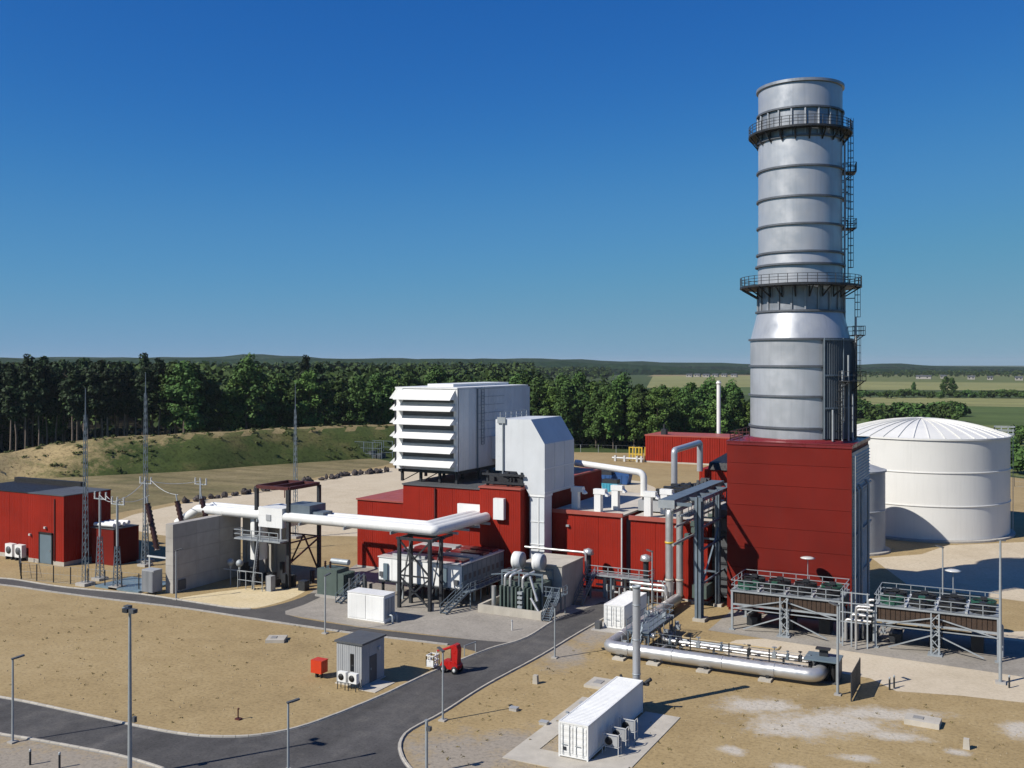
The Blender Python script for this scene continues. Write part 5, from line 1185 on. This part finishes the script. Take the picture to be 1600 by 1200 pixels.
fence([(-138.09, 305.19), (-112.64, 310.37), (-107.55, 305.37)], 2.6, 'thin perimeter fence far behind before the trees', 6, GALV, False)
fence([(-2.07, 270.06), (13.13, 264.55)], 2.6, 'perimeter fence at the right edge behind the storage tank', 4, DARK)
t = thing('road_barrier', 'small barrier frame standing beside the red lift', 'barrier', (-50.68, 88.85)); q = (-50.68, 88.85)
MB().beam((q[0]-.2, q[1]-.9, 0), (q[0]-.2, q[1]-.9, 1.1), .08).beam((q[0]+.1, q[1]+.9, 0), (q[0]+.1, q[1]+.9, 1.1), .08).beam((q[0]-.2, q[1]-.9, 1.05), (q[0]+.1, q[1]+.9, 1.05), .08).build('frame', GALV, t)

# ------------------------------------------------------------------ far buildings and objects on the plant
t = thing('gas_station_building', 'long low red building far back before the trees', 'building', (-90, 288))
MB().box(-101.8, 285.2, 0, -76, 299, 8.0).build('wall', RED, t)
for k in range(9): MB().corr((-101.8+k*2.86+.03, 285.1), (-101.8+(k+1)*2.86-.03, 285.1), .4, 8.0, .7, .08).build('cladding_panel', RED, t)
MB().box(-102, 285, 0, -75.8, 299.2, .45).build('plinth', CONCP, t); MB().box(-102, 285, 8.0, -75.8, 299.2, 8.35).build('roof', REDROOF, t)
MB().box(-97.5, 287, 8.35, -96, 289, 10).tube([(-96.8, 288, 8.3), (-96.8, 288, 11.5)], .3, 8).build('roof_unit', DARK, t)
t = thing('white_chimney', 'thin white chimney above the far red building', 'chimney', (-83.5, 300.5))
MB().tube([(-83.5, 300.5, 0), (-83.5, 300.5, 24.5)], .62, 14).build('flue', WHITE, t); MB().lathe([(.62, 23.6), (.85, 23.6), (.85, 24.0), (.62, 24.0)], -83.5, 300.5, 14).build('rim', WHITE, t)
t = thing('gas_skid', 'yellow framed pipe skid left of the far red building', 'skid', (-105, 287))
m = MB()
for x in (-107.2, -105.2, -103.2): m.beam((x, 286, 0), (x, 286, 4.2), .35); m.beam((x, 289, 0), (x, 289, 4.2), .35)
for z in (2.2, 4.2): m.beam((-107.4, 286, z), (-103, 286, z), .3)
m.build('frame', YELLOW, t)
m = MB().tube([(-112, 284, 1), (-102, 284, 1)], .3, 8)
for x in (-111, -108, -104, -102.6): m.box(x-.3, 283.6, 0, x+.3, 284.4, 1.8)
m.build('pipe', LAMPG, t)
t = thing('back_building', 'small red building with black sloping roof edge behind the pipe rack', 'building', (-44, 176))
MB().box(-51.2, 171.6, 0, -36, 184, 11.2).build('wall', RED, t)
for k in range(5): MB().corr((-51.2+k*3.04+.02, 171.55), (-51.2+(k+1)*3.04-.02, 171.55), .4, 11.2, .5, .06).build('cladding_panel', RED, t)
MB().prism([(171.2, 11.2), (184.2, 11.2), (184.2, 13.2), (172.0, 12.4)], 'x', -49.5, -35.8).build('roof', BLACK, t)
t = thing('vent_pipe_loop', 'thick grey pipe bent like a U turned over behind the hall', 'pipe', (-50.5, 160))
MB().tube(fillet([(-51.2, 157.5, 5.5), (-51.2, 157.5, 15.6), (-50.6, 170.0, 16.0), (-50.6, 170.0, 11.0)], .6), .52, 14).build('pipe', STEEL, t)
MB().box(-52.2, 156.5, 0, -50.2, 158.5, 5.5).build('base', GREY, t)
t = thing('pipe_bridge', 'long low pipe bridge with dark fittings running behind the hall roof', 'bridge', (-49, 152))
MB().box(-50.6, 143.2, 8.6, -48.2, 171, 8.9).build('deck', GALV, t)
for y in (145, 154, 163): MB().box(-50.3, y-.2, 0, -50, y+.2, 8.6).box(-48.8, y-.2, 0, -48.5, y+.2, 8.6).build('leg', GALVB, t)
m = MB(); rr = random.Random(2)
for k in range(5): m.tube([(-50.3+k*.45, 143, 9.15), (-50.3+k*.45, 171, 9.15)], .16, 6)
for k in range(30): y = rr.uniform(144, 170); m.box(-50.4+rr.random()*1.8, y, 9, -50.0+rr.random()*1.8, y+.5, 9.5+rr.random()*.6)
tag(m.build('pipework', GREYD, t), kind='stuff')
for k, (px_, w_, mt, l) in enumerate((((-96.11, 225.81), 6, BLUE, 'dark blue skip container left of the row behind the hall roof'), ((-92.88, 227.47), 6, BLUE, 'dark blue skip container in the middle behind the hall roof'), ((-89.52, 229.21), 7, BLUE, 'dark blue skip container right of the row behind the hall roof'), ((-84.27, 211.77), 4, CYAN, 'light blue skip container nearest behind the hall roof'))):
    t = thing('skip_container', l, 'skip', px_, 'skips behind the hall'); x, y = px_
    MB().prism([(x-w_/2+.5, .1), (x+w_/2-.5, .1), (x+w_/2, 2.4), (x-w_/2, 2.4)], 'y', y, y+2.5).build('tub', mt, t); m = MB()
    for q in np.linspace(-w_/2+.6, w_/2-.6, 5): m.box(x+q-.08, y-.1, .2, x+q+.08, y, 2.3)
    m.build('rib', mt, t); MB().box(x-w_/2+.2, y+.2, 2.4, x+w_/2-.2, y+2.3, 2.9+.4*(k % 2)).build('load', DARK if k % 2 else BLUE, t)
# hut and frames by the end of the bank
t = thing('mesh_compound', 'dark wire compound at the foot of the grass bank', 'cage', (-183.39, 256.54)); q = (-183.39, 256.54)
m = MB()
for i in range(4):
    for j in range(2): m.beam((q[0]-5+i*3.4, q[1]+j*6, 0), (q[0]-5+i*3.4, q[1]+j*6, 5.2), .15)
for z in (1.5, 3.2, 5.1):
    for j in range(2): m.beam((q[0]-5, q[1]+j*6, z), (q[0]+5.2, q[1]+j*6, z), .1)
for i in range(14): m.beam((q[0]-5+i*.78, q[1], 0), (q[0]-5+i*.78, q[1], 5.2), .05)
m.build('frame', GALVB, t)
m = MB()
for i in range(5): m.box(q[0]-4+i*1.7, q[1]+1, 0, q[0]-2.8+i*1.7, q[1]+4, 1+(i % 3)*.6)
tag(m.build('stored_boxes', GREYD, t), kind='stuff')
# boulders bordering the sand yard
def rockmesh(seed):
    rr = random.Random(seed); m = MB().ball((0, 0, .45), .75, 8, 5, .75); m.sm = [False]*len(m.f)
    m.v = [(x*rr.uniform(.8, 1.25), y*rr.uniform(.8, 1.25), max(0, z*rr.uniform(.8, 1.25))) for x, y, z in m.v]; return m
rocks = [rockmesh(i).build('boulder', STONE) for i in range(5)]
brow = resample([(-159.71, 156.51), (-159.19, 165.84), (-157.59, 176.44), (-158.55, 193.58), (-159.65, 213.24), (-154.93, 227.85)], 1.15); used = set()
for i, (x, y) in enumerate(brow):
    if rnd.random() < .06: continue
    k = i % 5; o = rocks[k] if k not in used else rocks[k].copy()
    if k in used: COL.objects.link(o)
    used.add(k); o.location = (x+rnd.uniform(-.7, .7), y+rnd.uniform(-.8, .8), 0); o.rotation_euler = (0, 0, rnd.uniform(0, 6)); o.scale = (rnd.uniform(.55, 1.25),)*2+(rnd.uniform(.6, 1.5),)
    tag(o, 'dark boulder in the long row bordering the pale sand yard', 'boulder', 'boulders bordering the sand yard')
t = None
# ------------------------------------------------------------------ trees
def leafmat(name, cols, trans=.25):
    m, tt_, b = nodes(name)
    geo = tt_.nodes.new('ShaderNodeNewGeometry'); oi = tt_.nodes.new('ShaderNodeObjectInfo')
    c = ramp(tt_, geo.outputs['Random Per Island'], [(i/(len(cols)-1), tuple(1.12*x for x in k)) for i, k in enumerate(cols)])
    hs = tt_.nodes.new('ShaderNodeHueSaturation'); mr = tt_.nodes.new('ShaderNodeMapRange'); tt_.links.new(oi.outputs['Random'], mr.inputs[0]); mr.inputs[3].default_value = .65; mr.inputs[4].default_value = 1.3
    tt_.links.new(mr.outputs[0], hs.inputs['Value']); mh = tt_.nodes.new('ShaderNodeMapRange'); tt_.links.new(oi.outputs['Random'], mh.inputs[0]); mh.inputs[3].default_value = .485; mh.inputs[4].default_value = .515
    tt_.links.new(mh.outputs[0], hs.inputs['Hue']); tt_.links.new(c, hs.inputs['Color']); tt_.links.new(hs.outputs[0], b.inputs['Base Color'])
    b.inputs['Roughness'].default_value = .7; b.inputs['Specular IOR Level'].default_value = .15
    return m
PINEL = leafmat('pine_needles', [(.012, .023, .010), (.021, .038, .015), (.034, .056, .020)])
LEAFD = leafmat('dark_leaves', [(.024, .050, .012), (.042, .078, .018), (.066, .112, .028)])
LEAFL = leafmat('bright_leaves', [(.036, .068, .014), (.062, .108, .022), (.092, .142, .034)])
def leafcloud(centers, radii, n, size, seed, squash=1.0, up=.5, core=.55):
    """n small leaf clumps spread over the outer part of overlapping lobes"""
    g = np.random.default_rng(seed); C = np.array(centers); Rr = np.array(radii)
    p = Rr**2/np.sum(Rr**2); idx = g.choice(len(C), n, p=p)
    d = g.normal(size=(n, 3)); d /= np.linalg.norm(d, axis=1)[:, None]
    rr_ = Rr[idx]*(core+(1-core)*g.random(n)**.6)*g.uniform(.85, 1.12, n)
    P = C[idx]+d*rr_[:, None]*np.array([1, 1, squash])
    nr = d*1.0+g.normal(size=(n, 3))*.55+np.array([0, 0, up]); nr /= np.linalg.norm(nr, axis=1)[:, None]
    a = np.cross(nr, g.normal(size=(n, 3))); a /= np.linalg.norm(a, axis=1)[:, None]; b = np.cross(nr, a)
    s = size*g.uniform(.55, 1.3, n)[:, None]
    V = np.empty((n, 4, 3)); V[:, 0] = P-a*s*.5-b*s*.35; V[:, 1] = P+a*s*.6-b*s*.2+nr*s*.15; V[:, 2] = P+a*s*.4+b*s*.5; V[:, 3] = P-a*s*.55+b*s*.3-nr*s*.12
    return V.reshape(-1, 3), np.arange(4*n).reshape(-1, 4)
def npmesh(name, V, F, mat):
    me = bpy.data.meshes.new(name); nv = len(V); nf = len(F)
    me.vertices.add(nv); me.vertices.foreach_set('co', np.asarray(V, dtype=np.float32).ravel())
    me.loops.add(nf*4); me.loops.foreach_set('vertex_index', np.asarray(F, dtype=np.int32).ravel())
    me.polygons.add(nf); me.polygons.foreach_set('loop_start', np.arange(0, nf*4, 4, dtype=np.int32)); me.materials.append(mat); me.update(calc_edges=True); me.validate(); return me
def trunkmesh(h, r, seed, limbs, mat, crown0):
    rr = random.Random(seed); m = MB(); P = [(rr.uniform(-.2, .2)*k, rr.uniform(-.2, .2)*k, h*k/5) for k in range(6)]
    m.tube(P, [r, r*.85, r*.7, r*.55, r*.38, r*.15], 7, False)
    for i in range(limbs):
        z = crown0+(h-crown0)*i/limbs*.85; a = rr.uniform(0, 6.28); L = rr.uniform(1.5, 3.2)
        m.tube([(0, 0, z), (math.cos(a)*L*.6, math.sin(a)*L*.6, z+L*.3), (math.cos(a)*L, math.sin(a)*L, z+L*.65)], [r*.3, r*.2, r*.08], 5, False)
    return m
KIND = {}
def proto(kind, seed, height):
    g = random.Random(seed); cs = []; rs = []
    if kind == 'pine':
        c0 = height*.42
        for i in range(22):
            f = i/21; z = c0+(height-c0-1.6)*f; w_ = 2.7*math.sin(PI*(.16+.74*f))**.8+.2; a = g.uniform(0, 6.28); q = w_*g.uniform(.1, .75)
            cs.append((math.cos(a)*q, math.sin(a)*q, z)); rs.append(w_*g.uniform(.45, .7)+.4)
        V, F = leafcloud(cs, rs, 1700, .8, seed, .75, .35, .45); lm, bm, tr = PINEL, PBARK, trunkmesh(height*.97, .30, seed, 5, PBARK, c0)
    elif kind == 'bush':
        for i in range(9): a = g.uniform(0, 6.28); q = g.uniform(0, height*.55); cs.append((math.cos(a)*q, math.sin(a)*q, height*g.uniform(.3, .68))); rs.append(height*g.uniform(.22, .36))
        V, F = leafcloud(cs, rs, 700, height*.13, seed, .9, .5, .5); lm, bm, tr = LEAFD, BARK, trunkmesh(height*.6, .2, seed, 4, BARK, height*.2)
    else:
        c0 = height*.14; W = height*.21
        for i in range(52):
            f = g.random(); z = c0+(height-c0)*(.06+.86*f); w_ = W*(math.sin(PI*min(1, .22+.72*f))**.8); a = g.uniform(0, 6.28); q = w_*g.uniform(.1, 1.0)**.8
            cs.append((math.cos(a)*q, math.sin(a)*q, z)); rs.append(W*g.uniform(.22, .5))
        cs.append((0, 0, height*.9)); rs.append(W*.4)
        V, F = leafcloud(cs, rs, 4200, .74, seed, .9, .5, .3); lm, bm, tr = (LEAFL if kind == 'bright' else LEAFD), BARK, trunkmesh(height*.8, .38, seed, 7, BARK, c0)
    return (npmesh('crown', V, F, lm), tr, bm, height)
PROTO = {'pine': [proto('pine', 11+i, 27.5+i*.9) for i in range(4)], 'dark': [proto('dark', 31+i, 23+i*1.2) for i in range(4)], 'bright': [proto('bright', 51+i, 21+i*1.5) for i in range(4)], 'bush': [proto('bush', 71+i, 6+i*1.2) for i in range(3)]}
TRM = {}
NM = {'pine': 'pine_tree', 'dark': 'broadleaf_tree', 'bright': 'broadleaf_tree', 'bush': 'bush'}
tcount = 0
def tree(kind, x, y, z, s, label, group):
    global tcount
    i = rnd.randrange(len(PROTO[kind])); cr, tr, bm, h = PROTO[kind][i]
    t = thing(NM[kind], label, 'bush' if kind == 'bush' else 'tree', (x, y, z), group); t.rotation_euler[2] = rnd.uniform(0, 6.28); q = s*rnd.uniform(.93, 1.07); t.scale = (q*rnd.uniform(.9, 1.12), q*rnd.uniform(.9, 1.12), q)
    o = bpy.data.objects.new('crown', cr); COL.objects.link(o); o.parent = t
    if (kind, i) not in TRM:
        b = tr.build('trunk', bm); TRM[(kind, i)] = b.data; b.parent = t
    else:
        b = bpy.data.objects.new('trunk', TRM[(kind, i)]); COL.objects.link(b); b.parent = t
    tcount += 1; return t
ct, st_ = math.cos(R(27.3)), math.sin(R(27.3))
def at(u, d): L = u*d; return (L*ct-d*st_, L*st_+d*ct)      # site polar: tangent of bearing and distance from the survey point
LP = 'tall dark pine in the wood behind the grass bank'; GP = 'pines of the left wood'
LB = 'sunlit bright green broadleaf tree along the wood edge behind the grass bank'; GB = 'bright broadleaf trees of the wood edge'
LD = 'dark green broadleaf tree of the wood behind the plant'; GD = 'dark broadleaf trees of the wood'
def row(u0, u1, d0, d1, step, mix, zf, sc):
    n = int(abs(u1-u0)*(d0+d1)/2/step)
    for i in range(n):
        f = (i+rnd.uniform(.15, .85))/n; u = u0+(u1-u0)*f; d = d0+(d1-d0)*f+rnd.uniform(-3, 3); k = rnd.choices(list(mix), list(mix.values()))[0]; x, y = at(u, d)
        tree(k, x, y, zf, sc*rnd.uniform(.94, 1.04), {'pine': LP, 'bright': LB, 'dark': LD}[k], {'pine': GP, 'bright': GB, 'dark': GD}[k])
row(-.66, -.40, 322, 326, 3.3, {'pine': 1}, 1.0, 1.01)
row(-.66, -.36, 331, 336, 3.5, {'pine': 5, 'dark': 1}, 1.0, 1.03)
row(-.56, -.34, 340, 344, 4.2, {'pine': 1}, 1.0, 1.05)
row(-.40, -.33, 330, 334, 3.6, {'pine': 4, 'dark': 1}, 2.0, .97)
row(-.35, -.26, 338, 346, 5.5, {'bright': 2, 'dark': 2, 'pine': 1}, 3, 1.04)
row(-.27, -.10, 350, 372, 5.2, {'dark': 3, 'bright': 2}, 2, .95)
row(-.27, -.10, 362, 384, 6, {'dark': 3, 'bright': 1, 'pine': 1}, 2, 1.02)
row(-.10, .06, 374, 356, 5.2, {'dark': 3, 'bright': 2}, 0, .92)
row(-.10, .09, 386, 372, 6, {'dark': 3, 'bright': 1}, 0, 1.0)
row(.05, .15, 352, 346, 4.2, {'dark': 2, 'bright': 2}, 0, .84)
row(.09, .16, 360, 358, 4.2, {'dark': 3, 'bright': 1}, 0, .92)
row(.08, .25, 372, 370, 4.6, {'dark': 3, 'bright': 1}, 0, .90)
row(.15, .30, 352, 356, 5.0, {'dark': 3, 'bright': 2}, 0, .80)
for u, d, s, l in ((-.340, 334, .98, 'left one of the tall tree clump rising above the left wood skyline'), (-.331, 331, 1.05, 'middle tree of the tall clump rising above the left wood skyline'), (-.322, 335, 1.0, 'right one of the tall tree clump rising above the left wood skyline')):
    x, y = at(u, d); tree('dark', x, y, 4, s, l, None).scale[0] *= 1.25
for i in range(34):
    u = .338+.125*rnd.random() if i < 24 else .36+.09*rnd.random(); x, y = at(u, (552 if i < 24 else 500)+rnd.uniform(-14, 14)); tree('bush', x, y, 0, rnd.uniform(.95, 1.45), 'grey green bush in the hedge on the meadow behind the tank', 'bushes behind the tank')
for i in range(9):
    x, y = at(.503+.012*rnd.random(), 270+i*14); tree('bush', x, y, 0, rnd.uniform(.6, .95), 'bush at the right photo edge beyond the storage tank', 'bushes at the right edge')
for i in range(22):
    x, y = at(.335+i*.0088, 850+rnd.uniform(-15, 15)); tree('bush', x, y, 0, rnd.uniform(.8, 1.25), 'far dark bush in the long hedge across the fields', 'bushes of the far hedge')
for u, d, s, l in ((.405, 880, .62, 'lone dark tree in the far hedge, the smaller left one'), (.437, 870, .78, 'lone dark tree in the far hedge, the larger right one'), (.444, 880, .7, 'lower tree leaning against the larger lone hedge tree')):
    x, y = at(u, d); tree('dark', x, y, 0, s, l, None)
# deep wood behind the edge trees: one mass of simpler crowns
g = np.random.default_rng(4); VV = []; FF = []; off = 0
def wood(u0, u1, d0, d1, n, hmin, hmax, seed):
    global off
    q = np.random.default_rng(seed)
    for i in range(n):
        u = q.uniform(u0, u1); d = d0+(d1-d0)*q.random()**.7; x, y = at(u, d); h = q.uniform(hmin, hmax); W = h*.17
        cs = [(x+q.normal()*W*.5, y+q.normal()*W*.5, h*f) for f in (.35, .5, .62, .75, .88)]; V, F = leafcloud(cs, [W*.95, W*1.0, W*.9, W*.75, W*.5], 70, h*.075*(d/420)**.5, int(q.integers(1e6)), 1.0, .6, .7)
        VV.append(V); FF.append(F+off); off += len(V)
def brush(u0, u1, d0, d1, n, hmax, seed):
    global off
    q = np.random.default_rng(seed)
    for i in range(n):
        f = q.random(); x, y = at(u0+(u1-u0)*f, d0+(d1-d0)*f+q.uniform(-4, 10)); h = q.uniform(.35, 1)*hmax
        V, F = leafcloud([(x, y, h*.4), (x+1.5, y+.5, h*.6)], [h*.5, h*.4], 60, h*.16, int(q.integers(1e6)), 1.0, .5, .5); VV.append(V); FF.append(F+off); off += len(V)
brush(-.56, -.36, 345, 350, 160, 9, 21); brush(-.36, -.10, 352, 385, 150, 8, 22); brush(-.10, .16, 378, 360, 120, 7, 23); brush(.05, .30, 352, 356, 80, 4, 24)
wood(-.85, -.30, 345, 640, 800, 27, 32, 1)
wood(-.30, -.08, 385, 700, 420, 24, 29.5, 2)
wood(-.08, .03, 395, 700, 170, 23, 27.5, 3)
wood(.03, .10, 390, 520, 60, 20, 25, 6)
wood(-.9, .02, 700, 1500, 1300, 24, 33, 5)
wood(.02, .10, 1500, 2300, 160, 16, 24, 7)
wood(.33, .55, 1900, 2400, 260, 8, 15, 8)
o = bpy.data.objects.new('deep_wood', npmesh('deep_wood', np.concatenate(VV), np.concatenate(FF), LEAFD)); COL.objects.link(o)
tag(o, 'deep dark wood stretching away behind the edge trees', 'wood', None, 'stuff')
# weeds on the bank and around the edges
VV = []; FF = []; off = 0; q = np.random.default_rng(8)
for i in range(180):
    k = q.integers(6, nb-14); j = q.integers(2, 8); p = m_bank[k*n_+j]
    s = q.uniform(.35, .95); cs = [(p[0]+q.normal()*1.2, p[1]+q.normal()*1.2, p[2]+s*.3)]
    V2, F2 = leafcloud(cs, [s*1.3], 22, s*.6, int(q.integers(1e6)), .4, .8, .2); VV.append(V2); FF.append(F2+off); off += len(V2)
WEED = leafmat('bank_weed_leaves', [(.045, .07, .018), (.07, .10, .026), (.11, .125, .04)])
o = bpy.data.objects.new('bank_weeds', npmesh('bank_weeds', np.concatenate(VV), np.concatenate(FF), WEED)); COL.objects.link(o)
tag(o, 'low weeds and scrub covering the grass bank', 'weeds', None, 'stuff')
# loose stones and dry tufts on the gravel
def inpoly(x, y, P):
    r = False; j = len(P)-1
    for i in range(len(P)):
        if (P[i][1] > y) != (P[j][1] > y) and x < (P[j][0]-P[i][0])*(y-P[i][1])/(P[j][1]-P[i][1])+P[i][0]: r = not r
        j = i
    return r
areas = [[(-82.82, 58.86), (-120.15, 85.39), (-89.32, 88.77), (-53.92, 89.76), (-51.58, 79.95), (-53.79, 64.85), (-58.01, 60.43)], [(-43.39, 72.23), (-42.72, 89.76), (-41.25, 99.56), (-27.04, 92.19), (-13.51, 95.03), (0.00, 97.26), (0.00, 82.67), (-25.27, 69.63), (-40.01, 62.02)]]
q = np.random.default_rng(15); st_m = MB(); VV = []; FF = []; off = 0
for P in areas:
    xs = [p[0] for p in P]; ys = [p[1] for p in P]; k = 0
    while k < 900:
        x = q.uniform(min(xs), max(xs)); y = q.uniform(min(ys), max(ys))
        if not inpoly(x, y, P): continue
        k += 1; r = .025+.07*q.random()**3
        if k % 8: st_m.add([(x-r, y-r*.6, 0), (x+r, y-r*.8, 0), (x+r*.7, y+r, 0), (x-r*.8, y+r*.7, 0), (x+r*.1, y, r*1.1)], [(0, 1, 4), (1, 2, 4), (2, 3, 4), (3, 0, 4)])
        else:
            V2, F2 = leafcloud([(x, y, .05)], [.2], 8, .10, int(q.integers(1e6)), .6, .6, .1); VV.append(V2); FF.append(F2+off); off += len(V2)
tag(st_m.build('loose_stones', paint('loose_stone', (.30, .24, .15), .9, 0, .3, 2, 0)), 'small loose stones scattered over the brown gravel', 'stones', None, 'stuff')
o = bpy.data.objects.new('dry_tufts', npmesh('dry_tufts', np.concatenate(VV), np.concatenate(FF), leafmat('dry_tuft_leaves', [(.16, .14, .05), (.22, .18, .07), (.26, .21, .10)]))); COL.objects.link(o)
tag(o, 'small dry grass tufts scattered over the brown gravel', 'grass', None, 'stuff')
# far village houses
for i, (u, d, w_, l) in enumerate(((.415, 1850, 26, 'very long pale farm hall on the far right horizon'), (.435, 1900, 10, 'far farmhouse just right of the long hall'), (.463, 1800, 12, 'far white house by the field on the right horizon'), (.482, 1750, 9, 'far white house farther right on the horizon'), (.511, 1700, 12, 'far house at the right photo edge'), (.179, 2100, 12, 'far village house leftmost before the stack'), (.187, 2130, 12, 'far village house second left of the stack'), (.196, 2080, 14, 'far village house with wide roof left of the stack'), (.205, 2120, 12, 'far village house third from the stack'), (.214, 2140, 11, 'far village house second from the stack'), (.224, 2100, 12, 'far village house nearest the stack'))):
    x, y = at(u, d); t = thing('far_house', l, 'house', (x, y), 'houses on the horizon'); hh_ = 4.6
    MB().box(x-w_/2, y-5, 0, x+w_/2, y+5, hh_).build('wall', RENDERW, t); MB().prism([(y-5.6, hh_), (y+5.6, hh_), (y, hh_+2.6)], 'x', x-w_/2-.5, x+w_/2+.5).build('roof', GREYD, t)
    for k in range(2): MB().box(x-w_/4+k*w_/2-1, y-5.1, 2, x-w_/4+k*w_/2+1, y-5, 4).build('window', GLASSB, t)

# ------------------------------------------------------------------ thin summer haze over the plain
hz = bpy.data.materials.new('summer_haze'); hz.use_nodes = True; ht = hz.node_tree; ht.nodes.clear()
ho = ht.nodes.new('ShaderNodeOutputMaterial'); hv = ht.nodes.new('ShaderNodeVolumePrincipled'); hv.inputs['Color'].default_value = (.80, .88, .96, 1); hv.inputs['Density'].default_value = .00004; hv.inputs['Anisotropy'].default_value = .1
ht.links.new(hv.outputs[0], ho.inputs['Volume'])
tag(MB().box(-9500, -9500, -3, 9500, 12500, 75).build('haze', hz), kind='stuff')
